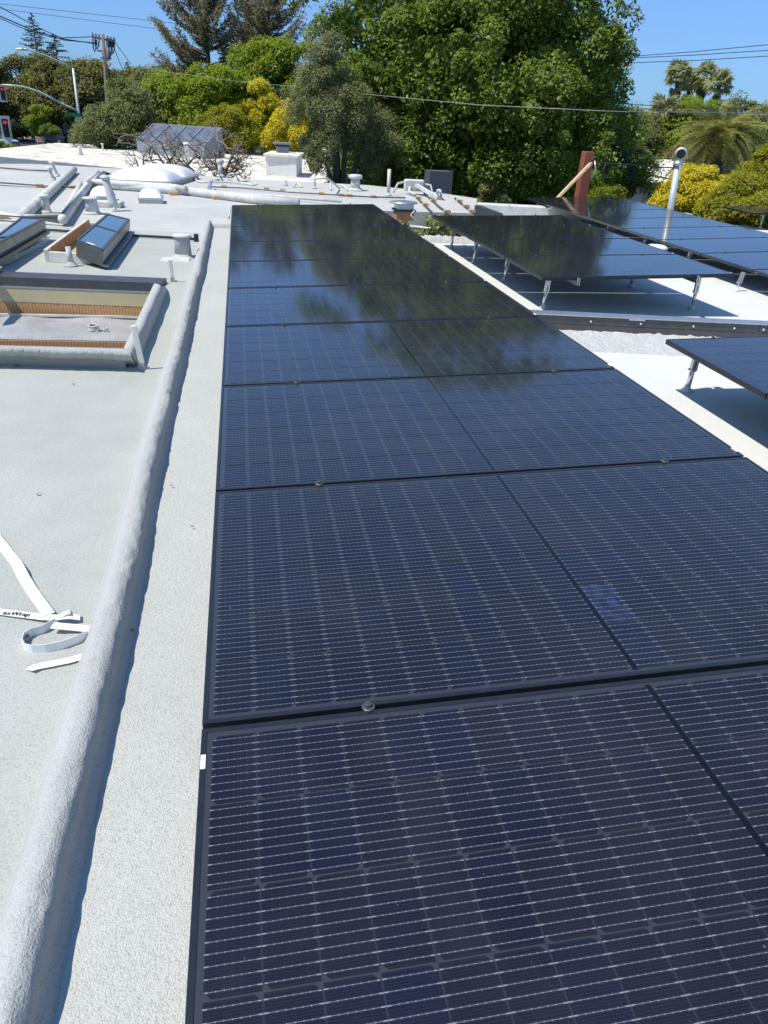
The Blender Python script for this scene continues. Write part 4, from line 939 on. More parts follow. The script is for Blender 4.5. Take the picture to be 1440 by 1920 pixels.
# ================================================================= STREET
def spx(px, D): return ground(px, D, GZ)
D = 72
b = spx(149, D); e = thing('traffic_signal', b, 'tall galvanised street light and traffic signal mast with a long curved arm', 'traffic signal')
top = at(137, 128, D); mb = MB(); mb.tube([b, top], [.13, .09], 10); mb.build('mast', M['galv'], e, True)
mb = MB(); mb.tube([top, at(118, 118, D), at(85, 104, D), at(60, 96, D), at(45, 93, D)], [.06, .055, .05, .045, .04], 8); mb.build('lamp_arm', M['galv'], e, True)
q = at(41, 93, D); mb = MB(); mb.lathe([(0, -.08), (.22, -.06), (.30, .02), (.18, .10), (0, .12)], 12, q); mb.v = [(q.x+(x-q.x)*1.6, y, z) for x, y, z in mb.v]; mb.build('lamp_head', M['wdome'], e, True)
mb = MB(); mb.tube([at(144, 207, D), at(125, 199, D), at(95, 183, D), at(70, 171, D), at(48, 164, D), at(30, 161, D), at(3, 159, D)], [.10, .09, .085, .08, .075, .07, .06], 8); mb.build('signal_arm', M['galv'], e, True)
def signal(c, parent, s=1.0, plate='wallw', lit=0):
    f = (Vector((CAM.x, CAM.y, c.z))-c).normalized(); sd_ = Vector((-f.y, f.x, 0)); a_ = math.atan2(sd_.y, sd_.x)
    h = MB().box(c, (.36*s, .22*s, 1.05*s), rz=a_).build('signal_head', M['hood'], parent)
    MB().box(c-f*.14*s, (.62*s, .04*s, 1.4*s), rz=a_).build('back_plate', M[plate], h if False else parent)
    for k in range(3):
        q = c+f*(.12*s)+Vector((0, 0, (.34-.34*k)*s)); MB().tube([q, q+f*.03*s], .11*s, 12).build('lens', M['red'] if k == lit else M['lensoff'], parent)
        MB().tube([q+Vector((0, 0, .12*s)), q+f*.22*s+Vector((0, 0, .10*s))], .05*s, 8).build('visor', M['hood'], parent)
signal(at(5, 175, D), e, .85)
e2 = thing('traffic_signal', at(148, 235, D-.4), 'white-backed signal with a red light on the street light mast', 'traffic signal'); signal(at(149, 235, D-.4), e2, .85)
mb = MB(); mb.box(at(136, 215, D-.3), (1.1, .05, .28), rz=.15); e3 = tag(mb.build('street_sign', M['green'], None), 'green street name sign hanging by the signal mast', 'sign')
b = spx(138, 66); e = thing('signal_post', b, 'dark post with side-mounted signals at the kerb below the green sign', 'post'); mb = MB(); mb.tube([b, at(135, 240, 66)], .07, 8); mb.build('post', M['hood'], e, True)
MB().box(at(130, 250, 66), (.4, .4, 1.0)).build('signal_head', M['hood'], e); MB().box(at(124, 242, 66), (.35, .35, .6)).build('signal_head', M['hood'], e)
D = 60
b = spx(12, D); e = thing('traffic_signal', b, 'traffic signal with a large white back plate near the left edge of the photo', 'traffic signal'); signal(at(11, 240, D), e, 1.0)
mb = MB(); mb.tube([spx(13, D), at(13, 225, D)], .07, 8); mb.build('post', M['wallw'], e, True); MB().box(at(14, 262, D), (.4, .06, .5)).build('notice', M['wallw'], e)
# cars
def car(c, yaw, label, paint, Lc=4.6, Wc=1.85, Hc=1.65):
    e = thing('parked_car', c, label, 'car', None, (0, 0, yaw))
    def bld(mb, n, m_, **k): return mb.build(n, m_, e, world=False, **k)
    L2, W2 = Lc/2, Wc/2
    mb = MB()
    prof = [(-L2, .35), (-L2, .85), (-L2+.15, .98), (L2-1.25, 1.0), (L2-.1, .80), (L2, .55), (L2, .35)]
    n = len(prof); P = [(x, -W2, z) for x, z in prof]+[(x, W2, z) for x, z in prof]
    mb.add(P, [tuple(range(n)), tuple(range(2*n-1, n-1, -1))]+[(i, i+n, (i+1) % n+n, (i+1) % n) for i in range(n)])
    bld(mb, 'body', M[paint], bevel=.06)
    mb = MB(); mb.box8([Vector(p) for p in ((-L2+.15, -W2+.05, .98), (L2-1.35, -W2+.05, .98), (L2-1.35, W2-.05, .98), (-L2+.15, W2-.05, .98), (-L2+.45, -W2+.22, Hc), (L2-2.0, -W2+.22, Hc), (L2-2.0, W2-.22, Hc), (-L2+.45, W2-.22, Hc))]); bld(mb, 'windows', M['carglass'])
    mb = MB(); mb.box8([Vector(p) for p in ((-L2+.42, -W2+.2, Hc-.02), (L2-1.95, -W2+.2, Hc-.02), (L2-1.95, W2-.2, Hc-.02), (-L2+.42, W2-.2, Hc-.02), (-L2+.5, -W2+.26, Hc+.05), (L2-2.1, -W2+.26, Hc+.05), (L2-2.1, W2-.26, Hc+.05), (-L2+.5, W2-.26, Hc+.05))]); bld(mb, 'roof', M[paint])
    for x in (-L2+.85, L2-.9):
        for y in (-W2+.08, W2-.08):
            mb = MB(); mb.tube([(x, y-.11, .33), (x, y+.11, .33)], .33, 14); wv = bld(mb, 'wheel', M['tyre'])
            mb = MB(); mb.tube([(x, y-.118, .33), (x, y+.118, .33)], .19, 10); o = bld(mb, 'rim', M['gal']); o.parent = wv
    for y in (-W2+.3, W2-.3):
        bld(MB().box((L2-.03, y, .70), (.08, .35, .14)), 'headlight', M['sticker'])
        bld(MB().box((-L2+.0, y, .82), (.06, .25, .2)), 'tail_light', M['redpost'])
    return e
car(spx(98, 112), 2.6, 'dark blue parked car on the far side of the street behind the round bush', 'carb')
car(spx(4, 70), 1.9, 'silver-blue car at the left edge of the photo behind the white-backed signal', 'carw', 4.8, 1.9, 1.9)
b = spx(70, 104); e = thing('newspaper_box', b, 'small pinkish box on legs on the bare verge across the street', 'box'); MB().box(b+Vector((0, 0, .75)), (.9, .6, .6)).build('cabinet', plain('faded_pink', (.55, .33, .27)), e); MB().box(b+Vector((-.3, 0, .22)), (.12, .5, .45)).build('leg', M['wallw'], e); MB().box(b+Vector((.3, 0, .22)), (.12, .5, .45)).build('leg', M['wallw'], e)
b = spx(28, 138); e = thing('house', b, 'low grey house with a pale roof behind the trees across the street', 'house')
MB().box(b+Vector((0, 0, 1.3)), (9.5, 5, 2.6), rz=.2).build('wall', M['wall'], e); MB().box(b+Vector((0, 0, 2.8)), (10.5, 6, .5), rz=.2).build('roof', M['wallw'], e); MB().box(b+Vector((3.2, -3.0, 1.2)), (1.3, .6, 2.0), rz=.2).build('door', M['glazing'], e)
# utility poles and wires
D = 85
b = spx(199, D); top = at(193, 64, D); e = thing('utility_pole', b, 'tall wooden utility pole with crossarms and tangled drop loops', 'utility pole')
mb = MB(); mb.tube([b, top], [.20, .14], 10); mb.build('pole', M['pole'], e, True)
mb = MB(); mb.bar(at(172, 69, D), at(216, 78, D), .12, .14); mb.build('crossarm', M['pole'], e); mb = MB(); mb.bar(at(182, 95, D), at(213, 98, D), .10, .12); mb.build('crossarm', M['pole'], e)
for x in (174, 180, 186, 202, 208, 214):
    q = at(x, 67+(x-172)*.2, D); MB().lathe([(.05, 0), (.10, .05), (.05, .12), (.09, .18), (.03, .25)], 8, q).build('insulator', M['black'], e)
for x0, x1, dp in ((174, 181, 26), (178, 186, 20), (200, 206, 26), (206, 213, 20), (203, 211, 36), (208, 215, 30)):
    L_ = [(x0, 72), (x0+(x1-x0)*.15, 72+dp*.7), (x0+(x1-x0)*.5, 72+dp), (x0+(x1-x0)*.85, 72+dp*.7), (x1, 74)]
    mb = MB(); mb.tube([at(x, y, D) for x, y in L_], .06, 5); mb.build('drop_loop', M['wire'], e)
q = at(203, 100, D); MB().lathe([(.18, -.5), (.22, -.45), (.22, .35), (.1, .45)], 10, q).build('transformer', M['greywall'], e, True)
for px, D, y0, lab in ((214, 80, 168, 'shorter brown utility pole among the shrubs right of the tall pole'), (198, 70, 203, 'short reddish pole stump low among the grey-green bushes')):
    b = spx(px, D); mb = MB(); mb.tube([b, at(px-4 if px > 200 else px, y0, D)], .17, 8); tag(mb.build('utility_pole', M['pole'], None, True), lab, 'utility pole')
def wire(L_, r, label, mat='wire', sag=0.0):
    pts = []
    for i in range(len(L_)-1):
        a, b = at(*L_[i]), at(*L_[i+1])
        for k in range(8): pts.append(a.lerp(b, k/8)-Vector((0, 0, sag*math.sin(math.pi*k/8))))
    pts.append(at(*L_[-1])); cable('wire', pts, r, label, 'wire', mat, 'overhead wires', 5)
wire([(-20, 2, 70), (78, 55, 78), (115, 71, 82), (172, 69, 85)], .035, 'topmost of the wires sweeping in from the left edge to the tall pole')
wire([(-20, 22, 70), (60, 56, 76), (120, 75, 82), (182, 81, 85)], .045, 'second wire from the top sweeping from the left edge to the tall pole')
wire([(-20, 26, 70), (40, 52, 74), (90, 68, 80), (183, 83, 85)], .03, 'third wire from the left edge to the tall pole, close under the second')
wire([(-20, 80, 60), (70, 93, 55), (150, 107, 48), (240, 121, 42), (330, 137, 36), (440, 152, 30), (570, 164, 22), (700, 178, 17), (900, 197, 14), (1150, 209, 13.5), (1440, 212, 18)], .006, 'heavy cable crossing the whole photo in front of the big tree', 'wiregrey')
wire([(-20, 5, 140), (340, 45, 140)], .03, 'faint high wire left of the redwoods, upper one'); wire([(-20, 14, 140), (340, 60, 140)], .03, 'faint high wire left of the redwoods, lower one')
wire([(-20, 112, 75), (75, 133, 80), (210, 176, 80)], .035, 'wire low on the left, running to the shorter brown pole')
wire([(90, 181, 75), (210, 186, 80)], .03, 'lowest wire on the left, in front of the trees')
wire([(215, 78, 85), (245, 120, 90)], .03, 'guy wire falling right from the tall pole, upper one'); wire([(213, 88, 85), (232, 136, 90)], .03, 'guy wire falling right from the tall pole, lower one')
for k, (y0, y1, l) in enumerate(((108, 82, 'topmost'), (110, 93, 'second'), (119, 104, 'third'))): wire([(1150, y0, 60), (1300, (y0+y1)/2+2, 60), (1460, y1, 60)], .022, f'{l} of three wires in the sky above the fan palms')
wire([(1120, 191, 40), (1250, 200, 40), (1460, 206, 40)], .016, 'thin wire just above the heavy cable on the right'); wire([(1120, 196, 36), (1300, 213, 36), (1460, 220, 36)], .014, 'thin wire just below the heavy cable on the right')
wire([(1180, 320, 26), (1300, 345, 26), (1440, 320, 26)], .02, 'slack black wire above the yellow bushes')

# ================================================================= VEGETATION
def quads_mesh(name, V, mat):
    # V: (N,4,3)
    n = V.shape[0]; me = bpy.data.meshes.new(name)
    me.vertices.add(n*4); me.vertices.foreach_set('co', V.astype(np.float32).ravel())
    me.loops.add(n*4); me.loops.foreach_set('vertex_index', np.arange(n*4, dtype=np.int32))
    me.polygons.add(n); me.polygons.foreach_set('loop_start', np.arange(0, n*4, 4, dtype=np.int32)); me.polygons.foreach_set('loop_total', np.full(n, 4, dtype=np.int32))
    me.update(calc_edges=True); me.materials.append(mat); return me
def unit(a): return a/np.maximum(np.linalg.norm(a, axis=-1, keepdims=True), 1e-9)
def rdir(rs, n): return unit(rs.randn(n, 3))
def leaves(rs, P, Nrm, L, aspect=0.5, bend=0.12):
    n = len(P); t = unit(np.cross(Nrm, rs.randn(n, 3))); b = np.cross(Nrm, t)
    L = L*(0.65+0.7*rs.rand(n, 1)); w_ = L*aspect
    V = np.empty((n, 4, 3))
    V[:, 0] = P-t*L*.5; V[:, 1] = P+b*w_*.5+Nrm*L*bend; V[:, 2] = P+t*L*.5; V[:, 3] = P-b*w_*.5+Nrm*L*bend
    return V
def crown_quads(rs, lobes, n_cl, n_lf, leaf, cr, aspect=.55, fill=.25, up=.75, droop=0.0, flat=1.0, boughs=0, br=None):
    lobes = np.array(lobes, float); c, r = lobes[:, :3], lobes[:, 3:6]
    wgt = (r[:, 0]*r[:, 1]+r[:, 1]*r[:, 2]+r[:, 0]*r[:, 2]); wgt /= wgt.sum()
    def shell(n, lo, hi, space):
        K = []; tries = 0
        while len(K) < n and tries < n*60:
            tries += 1
            i = rs.choice(len(lobes), p=wgt); d = rdir(rs, 1)[0]
            if d[2] < -.5 and rs.rand() < .5: continue
            p = c[i]+d*r[i]*(lo+(hi-lo)*rs.rand())
            q = np.sqrt((((p-c)/r)**2).sum(1)); q[i] = 9
            if q.min() < .72: continue
            if space and K and min(np.linalg.norm(p-k[0]) for k in K) < space: continue
            K.append((p, d))
        return np.array([k[0] for k in K]), np.array([k[1] for k in K])
    if boughs:
        bp, bd = shell(boughs, .78, .98, br*.95); per = max(1, n_cl//len(bp))
        idb = np.repeat(np.arange(len(bp)), per)
        d = unit(rdir(rs, len(idb))*.9+bd[idb]*.5+np.array([-.2, -.12, .75]))
        bs = br*(.6+.8*rs.rand(len(bp)))
        cp = bp[idb]+d*bs[idb][:, None]*(.75+.35*rs.rand(len(idb), 1))*np.array([1, 1, .8]); cd = d
    else:
        cp, cd = shell(n_cl, .80, 1.02, 0)
    n_cl = len(cp)
    sz = cr*(.55+.9*rs.rand(n_cl))
    idx = np.repeat(np.arange(n_cl), n_lf)
    d = rdir(rs, len(idx)); d = unit(d+cd[idx]*.35+np.array([0, 0, .25]))
    rr = (.35+.68*rs.rand(len(idx), 1)**.6)
    sc = np.array([1, 1, flat])
    P = cp[idx]+d*rr*sz[idx][:, None]*sc
    P[:, 2] -= droop*rs.rand(len(idx))*sz[idx]
    N = unit(d*.5+np.array([-.25, -.12, up])+rs.randn(len(idx), 3)*.5)
    V = [leaves(rs, P, N, leaf, aspect)]
    nf = int(len(idx)*fill)
    if nf:
        i = rs.choice(len(lobes), nf, p=wgt); P = c[i]+rdir(rs, nf)*r[i]*(.40+.40*rs.rand(nf, 1))
        V.append(leaves(rs, P, rdir(rs, nf), leaf*1.35, .8))
    return np.concatenate(V)
def limbs(rs, base, lobes, r0, mb, n=9):
    base = Vector(base)
    ctr = Vector(np.mean(np.array(lobes)[:, :3], axis=0)); fork = base.lerp(ctr, .55); fork.x = base.x*.7+ctr.x*.3; fork.y = base.y*.7+ctr.y*.3
    mb.tube([base, base.lerp(fork, .5)+Vector((.1*r0, 0, 0)), fork], [r0*1.25, r0, r0*.8], 10)
    for k in range(n):
        l = lobes[k % len(lobes)]; d = rdir(rs, 1)[0]; d[2] = abs(d[2])*.7
        e = Vector((l[0]+d[0]*l[3]*.75, l[1]+d[1]*l[4]*.75, l[2]+d[2]*l[5]*.7)); m_ = fork.lerp(e, .5)+Vector((0, 0, .12*(e-fork).length))
        mb.tube([fork, m_, e], [r0*.5, r0*.28, r0*.06], 6)
def tree(name, label, lobes, base, leaf, mat, n_cl, n_lf, cr, seed, r0=.2, cat='tree', group=None, fine=True, **kw):
    if fine:
        leaf *= .52; n_lf = int(n_lf*1.8); n_cl = int(n_cl*1.3); cr *= .85
        kw.setdefault('boughs', max(6, n_cl//11)); kw.setdefault('br', cr*1.7)
    rs = np.random.RandomState(seed)
    e = thing(name, base, label, cat, group)
    V = crown_quads(rs, lobes, n_cl, n_lf, leaf, cr, **kw)
    b = np.array([base[0], base[1], base[2]])
    o = bpy.data.objects.new('crown', quads_mesh('crown', V-b, M[mat])); COL.objects.link(o); o.parent = e
    mb = MB(); limbs(rs, base, lobes, r0, mb); mb.build('trunk', M['bark'], e, True)
    return e
def lobe(px, py, D, rx, rz, ry=None, dd=0.0):
    """ellipsoid centred in photo column/row at real distance D(+dd); rx, rz given in photo px, turned into metres"""
    p = off(px, py, D+dd); k = (p-CAM).dot(FWD)/1399
    return (p.x, p.y, p.z, rx*k, (ry if ry else rx*.85)*k, rz*k)
def base_at(px, D): return ground(px, D, GZ)

M['oak'] = leaf_mat('oak_leaf', [(.065, .11, .017), (.115, .175, .025), (.175, .24, .036), (.23, .285, .055)], .38, .5, .3)
M['olivel'] = leaf_mat('grey_olive_leaf', [(.10, .125, .04), (.17, .19, .07), (.24, .25, .11), (.32, .32, .17)], .25, .6, .12)
M['bright'] = leaf_mat('spring_leaf', [(.13, .19, .016), (.20, .27, .022), (.27, .34, .03), (.18, .20, .03)], .42, .5, .3)
M['yellowg'] = leaf_mat('yellow_green_leaf', [(.16, .18, .014), (.26, .26, .018), (.37, .34, .025), (.16, .20, .022)], .4, .5, .3)
M['yellow'] = leaf_mat('yellow_leaf', [(.34, .29, .014), (.58, .49, .02), (.68, .60, .06), (.30, .32, .025)], .42, .45, .35)
M['drab'] = leaf_mat('drab_leaf', [(.085, .105, .024), (.14, .155, .036), (.19, .19, .05), (.20, .16, .06)], .3, .6, .25)
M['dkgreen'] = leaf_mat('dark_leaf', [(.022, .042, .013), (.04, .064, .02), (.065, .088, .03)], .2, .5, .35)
M['greygreen'] = leaf_mat('grey_green_leaf', [(.10, .135, .035), (.16, .195, .06), (.22, .24, .09), (.15, .15, .07)], .3, .6, .25)
M['redw'] = leaf_mat('redwood_needle', [(.14, .16, .08), (.20, .205, .115), (.26, .235, .15), (.28, .215, .13)], .2, .7, .2)
M['pine'] = leaf_mat('conifer_needle', [(.05, .075, .045), (.085, .11, .065), (.12, .135, .085)], .15, .7, .2)
M['palm'] = leaf_mat('palm_leaf', [(.17, .19, .05), (.27, .27, .09), (.40, .37, .16)], .42, .45, .3)
M['fan'] = leaf_mat('fan_palm_leaf', [(.22, .25, .11), (.32, .34, .17), (.45, .43, .26)], .45, .45, .3)
M['thatch'] = leaf_mat('dead_palm_leaf', [(.26, .18, .09), (.36, .27, .15), (.18, .12, .06)], .15, .7, .2)
M['brown'] = leaf_mat('dry_brush', [(.15, .11, .06), (.22, .17, .09), (.12, .13, .05)], .2, .8, .1)
M['flower'] = leaf_mat('cream_and_green', [(.10, .15, .03), (.20, .25, .05), (.5, .46, .22), (.07, .11, .02)], .35, .5, .3)

# the big oak
D = 20.5
oakl = [lobe(690, 70, D, 95, 85, dd=0), lobe(805, 35, D, 112, 92, dd=.8), lobe(925, -50, D, 155, 105, dd=1), lobe(985, 40, D, 112, 100, dd=0), lobe(1030, 100, D, 50, 66, dd=-.2), lobe(1040, 150, D, 100, 75, dd=-.6),
        lobe(840, 150, D, 150, 95, dd=-1.0), lobe(720, 165, D, 95, 85, dd=-.4), lobe(930, 200, D, 130, 85, dd=-1.2), lobe(800, 255, D, 120, 75, dd=-.6), lobe(1020, 255, D, 95, 75, dd=-.6), lobe(910, 300, D, 120, 65, dd=-.8), lobe(1060, 330, D, 95, 50, dd=0), lobe(760, 315, D, 95, 45, dd=0), lobe(1085, 200, D, 60, 80, dd=.4), lobe(900, 90, D, 220, 160, dd=2.0), lobe(880, 330, D, 220, 60, dd=1.5)]
tree('oak_tree', 'huge dense green tree filling the top of the photo behind the roof', oakl, base_at(900, D+1), .092, 'oak', 1500, 105, .27, 11, .45, fine=False, fill=.30, boughs=105, br=.88)
ol = [lobe(612, 130, 17.8, 24, 45), lobe(600, 195, 17.6, 30, 52), lobe(615, 245, 17.5, 36, 40), lobe(592, 298, 17.4, 20, 34), lobe(640, 190, 17.9, 26, 60), lobe(655, 255, 17.8, 30, 26), lobe(682, 225, 18.4, 30, 34), lobe(705, 285, 18.4, 38, 24)]
tree('olive_tree', 'grey-green olive-like tree at the left side of the huge tree, hanging over the neighbouring roof', ol, base_at(640, 18.3), .062, 'olivel', 330, 110, .22, 12, .18, fill=.35)
# dark shrubs right of the oak
tree('dark_shrub', 'dark green bush at the right foot of the huge tree, behind the red post', [lobe(1150, 290, 24, 48, 62), lobe(1170, 340, 24, 38, 50), lobe(1120, 340, 24, 40, 55), lobe(1115, 200, 24, 28, 50)], base_at(1150, 24.5), .11, 'oak', 150, 110, .33, 13, .12, cat='bush')
tree('green_shrub', 'small fresh green bush just right of the red post', [lobe(1118, 362, 18.5, 26, 22), lobe(1140, 370, 18.5, 22, 16), lobe(1090, 375, 18.3, 16, 12)], base_at(1118, 18.5), .075, 'bright', 50, 60, .14, 14, .04, cat='bush')
tree('flowering_shrub', 'dark bush with small pink flowers below the huge tree, right of the far roof', [lobe(922, 360, 18.5, 22, 26), lobe(940, 378, 18.4, 24, 18)], base_at(925, 18.5), .07, 'flower', 50, 50, .13, 15, .04, cat='bush')
tree('cream_shrub', 'cream and yellow-green shrub lit in a gap under the tree, behind the neighbouring roof', [lobe(720, 300, 30, 42, 22), lobe(690, 290, 30, 25, 16)], base_at(715, 30), .13, 'flower', 60, 60, .25, 16, .06, cat='bush')
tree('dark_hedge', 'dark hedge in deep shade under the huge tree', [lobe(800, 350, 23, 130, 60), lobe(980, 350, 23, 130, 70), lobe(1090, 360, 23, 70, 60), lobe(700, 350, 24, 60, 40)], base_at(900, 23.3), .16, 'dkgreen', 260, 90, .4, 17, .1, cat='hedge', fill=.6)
# planter
tree('planter_shrub', 'sunlit yellow-green plant in the gap between the long array and the middle array', [(2.35, 9.92, -.33, .28, .16, .13), (2.75, 9.95, -.31, .28, .16, .14), (3.05, 9.95, -.36, .2, .16, .12)], Vector((2.6, 9.95, -1.2)), .085, 'flower', 50, 40, .10, 18, .02, cat='plant')

# spring-green trees beyond the neighbour's roof
tree('spring_tree', 'tall bright green tree rising in front of the right-hand redwood', [lobe(500, 165, 50, 50, 45), lobe(530, 140, 50, 34, 38), lobe(480, 200, 50, 45, 55), lobe(540, 200, 50, 28, 60)], base_at(510, 50), .30, 'bright', 170, 90, .62, 21, .18, flat=1.1)
tree('spring_tree', 'broad bright green tree below the left redwood, behind the grey box skylight', [lobe(400, 200, 45, 62, 44), lobe(345, 205, 45, 42, 38), lobe(450, 215, 45, 42, 45), lobe(400, 240, 44, 70, 28)], base_at(400, 45), .26, 'bright', 240, 90, .5, 22, .18)
tree('spring_tree', 'lower yellowish green tree left of the grey box skylight', [lobe(310, 200, 47, 36, 34), lobe(290, 230, 46, 40, 30), lobe(335, 235, 45, 40, 26)], base_at(310, 46.5), .26, 'greygreen', 150, 80, .5, 23, .12)
tree('grey_shrub', 'large grey-green bush mass on the left, just beyond the neighbouring roof', [lobe(212, 250, 43, 44, 24), lobe(185, 265, 42, 26, 10), lobe(245, 235, 43, 34, 32), lobe(238, 200, 46, 18, 24)], base_at(210, 44), .20, 'greygreen', 240, 90, .42, 24, .1, cat='bush')
tree('yellow_shrub', 'yellow-green bush right of the grey box skylight', [lobe(430, 252, 42, 44, 24), lobe(395, 262, 42, 26, 16), lobe(468, 262, 42, 22, 16)], base_at(430, 42.5), .19, 'yellowg', 150, 70, .36, 25, .08, cat='bush')
tree('yellow_shrub', 'yellow bush between the dark cypress and the olive-like tree', [lobe(540, 258, 41, 32, 26), lobe(560, 245, 41, 24, 26)], base_at(540, 41.5), .19, 'yellow', 100, 70, .34, 26, .08, cat='bush')
tree('orange_tree', 'slender tree tipped with orange-yellow foliage in front of the dark cypress', [lobe(492, 190, 43.5, 14, 16), lobe(478, 225, 43.2, 18, 24), lobe(530, 215, 43.5, 16, 22), lobe(510, 200, 43.5, 12, 12)], base_at(495, 43.5), .20, 'yellow', 60, 50, .34, 27, .06)
tree('dark_cypress', 'dark narrow cypress behind the neighbouring roof', [lobe(508, 215, 46, 17, 34), lobe(510, 250, 46, 20, 30)], base_at(509, 46), .22, 'dkgreen', 90, 90, .3, 28, .1)
# left tree belt
belt = [('drab_tree', 'olive-brown broad tree at the left edge of the photo behind the signal arm', [lobe(20, 186, 117, 52, 42), lobe(60, 176, 119, 46, 30), lobe(-20, 196, 117, 50, 50), lobe(30, 236, 119, 40, 26)], 20, 'drab'),
 ('drab_tree', 'brownish leafy tree below the two conifers on the left', [lobe(120, 176, 115, 50, 30), lobe(100, 216, 115, 50, 34), lobe(85, 186, 117, 30, 30)], 105, 'drab'),
 ('drab_tree', 'tall olive-green tree just right of the street light mast', [lobe(165, 176, 113, 30, 30), lobe(178, 216, 111, 34, 50), lobe(150, 241, 113, 26, 40)], 170, 'drab'),
 ('drab_tree', 'rounded olive-green tree right of the tall utility pole', [lobe(245, 191, 115, 40, 32), lobe(222, 226, 113, 30, 40), lobe(268, 211, 113, 30, 34)], 245, 'drab'),
 ('drab_tree', 'light olive tree left of the left redwood', [lobe(300, 186, 111, 32, 30), lobe(320, 176, 113, 18, 22), lobe(310, 216, 111, 36, 26)], 305, 'greygreen')]
for k, (nm, lb, lo_, bp_, mt) in enumerate(belt): tree(nm, lb, lo_, base_at(bp_, 115), .62, mt, 190, 80, 1.15, 40+k, .3, group='trees along the street')
tree('street_tree', 'small round bright tree on the verge across the street', [lobe(70, 228, 105, 12, 15), lobe(80, 220, 105, 9, 9)], base_at(73, 105), .35, 'bright', 50, 60, .5, 51, .1)
tree('round_bush', 'round clipped dark green bush by the kerb across the street', [lobe(95, 248, 101, 12, 7), lobe(99, 246, 101, 8, 6)], base_at(95, 101), .2, 'oak', 40, 70, .3, 52, .05, cat='bush')
tree('round_bush', 'low hedge in front of the grey house across the street', [lobe(45, 240, 110, 20, 6), lobe(58, 235, 112, 8, 5)], base_at(48, 110), .25, 'dkgreen', 50, 60, .35, 53, .05, cat='hedge')
tree('grass_clump', 'patch of bright weeds at the left edge beside the neighbouring roof', [lobe(5, 282, 52, 18, 6), lobe(-20, 282, 52, 24, 8)], base_at(5, 52), .16, 'bright', 40, 50, .25, 54, .03, cat='plant')
# right side
tree('spring_tree', 'bright green tree below the fan palms on the right', [lobe(1270, 250, 46, 38, 30), lobe(1298, 234, 47, 26, 20), lobe(1248, 280, 45, 26, 28), lobe(1326, 242, 47, 22, 20), lobe(1290, 285, 45, 36, 24)], base_at(1275, 46), .26, 'bright', 260, 90, .48, 61, .2)
tree('spring_tree', 'thin green tree at the right edge of the photo behind the feathery palm', [lobe(1385, 240, 44, 22, 22), lobe(1425, 240, 44, 26, 28), lobe(1440, 270, 43, 30, 36), lobe(1345, 232, 45, 14, 12), lobe(1400, 280, 42, 36, 34)], base_at(1420, 44), .24, 'greygreen', 200, 70, .45, 62, .15)
tree('yellow_shrub', 'brilliant yellow-leaved shrub behind the standpipe', [lobe(1288, 368, 21, 34, 20), lobe(1296, 346, 21.5, 24, 14), lobe(1325, 364, 21, 28, 20), lobe(1250, 392, 20.5, 20, 6), lobe(1345, 388, 20.5, 24, 18)], base_at(1285, 21.3), .115, 'yellow', 230, 90, .2, 63, .06, cat='bush')
tree('yellow_shrub', 'large yellow-green shrub at the right edge of the photo', [lobe(1405, 375, 19.5, 50, 36), lobe(1445, 335, 20, 40, 34), lobe(1372, 402, 19, 36, 26), lobe(1430, 415, 18.5, 36, 26)], base_at(1410, 20), .10, 'yellowg', 260, 90, .2, 64, .06, cat='bush')
tree('dry_brush', 'mound of dry brown brush under the feathery palm', [lobe(1315, 310, 34, 44, 16), lobe(1362, 308, 34, 30, 14), lobe(1290, 322, 33, 22, 10)], base_at(1320, 34), .16, 'brown', 140, 80, .28, 65, .05, cat='bush', aspect=.2)
tree('drab_shrub', 'brownish shrub left of the bright tree and behind the white house', [lobe(1205, 262, 42, 24, 26), lobe(1180, 285, 40, 30, 26), lobe(1215, 300, 40, 24, 22)], base_at(1200, 42), .24, 'drab', 110, 70, .42, 66, .08, cat='bush')
tree('green_shrub', 'green bush between the huge tree and the white house', [lobe(1165, 255, 34, 32, 30), lobe(1180, 290, 33, 26, 26)], base_at(1165, 34), .17, 'greygreen', 90, 80, .34, 67, .06, cat='bush')
# far-off woods closing the horizon
rs = np.random.RandomState(77)
V = []
for k in range(120):
    a = rad(-58+116*k/119+rs.randn()*.3); r = 170+60*rs.rand(); h = 4.2+3.2*rs.rand(); c = np.array([[r*math.sin(a), r*math.cos(a), GZ+h*.5, 6.5, 5, h*.62]])
    V.append(crown_quads(rs, c, 22, 34, 1.25, 1.7, fill=.5))
V = np.concatenate(V); o = bpy.data.objects.new('far_woods', quads_mesh('far_woods', V, M['dkgreen'])); COL.objects.link(o)
tag(o, 'far-off dark woods along the horizon between the trees', 'woods', None, 'stuff')

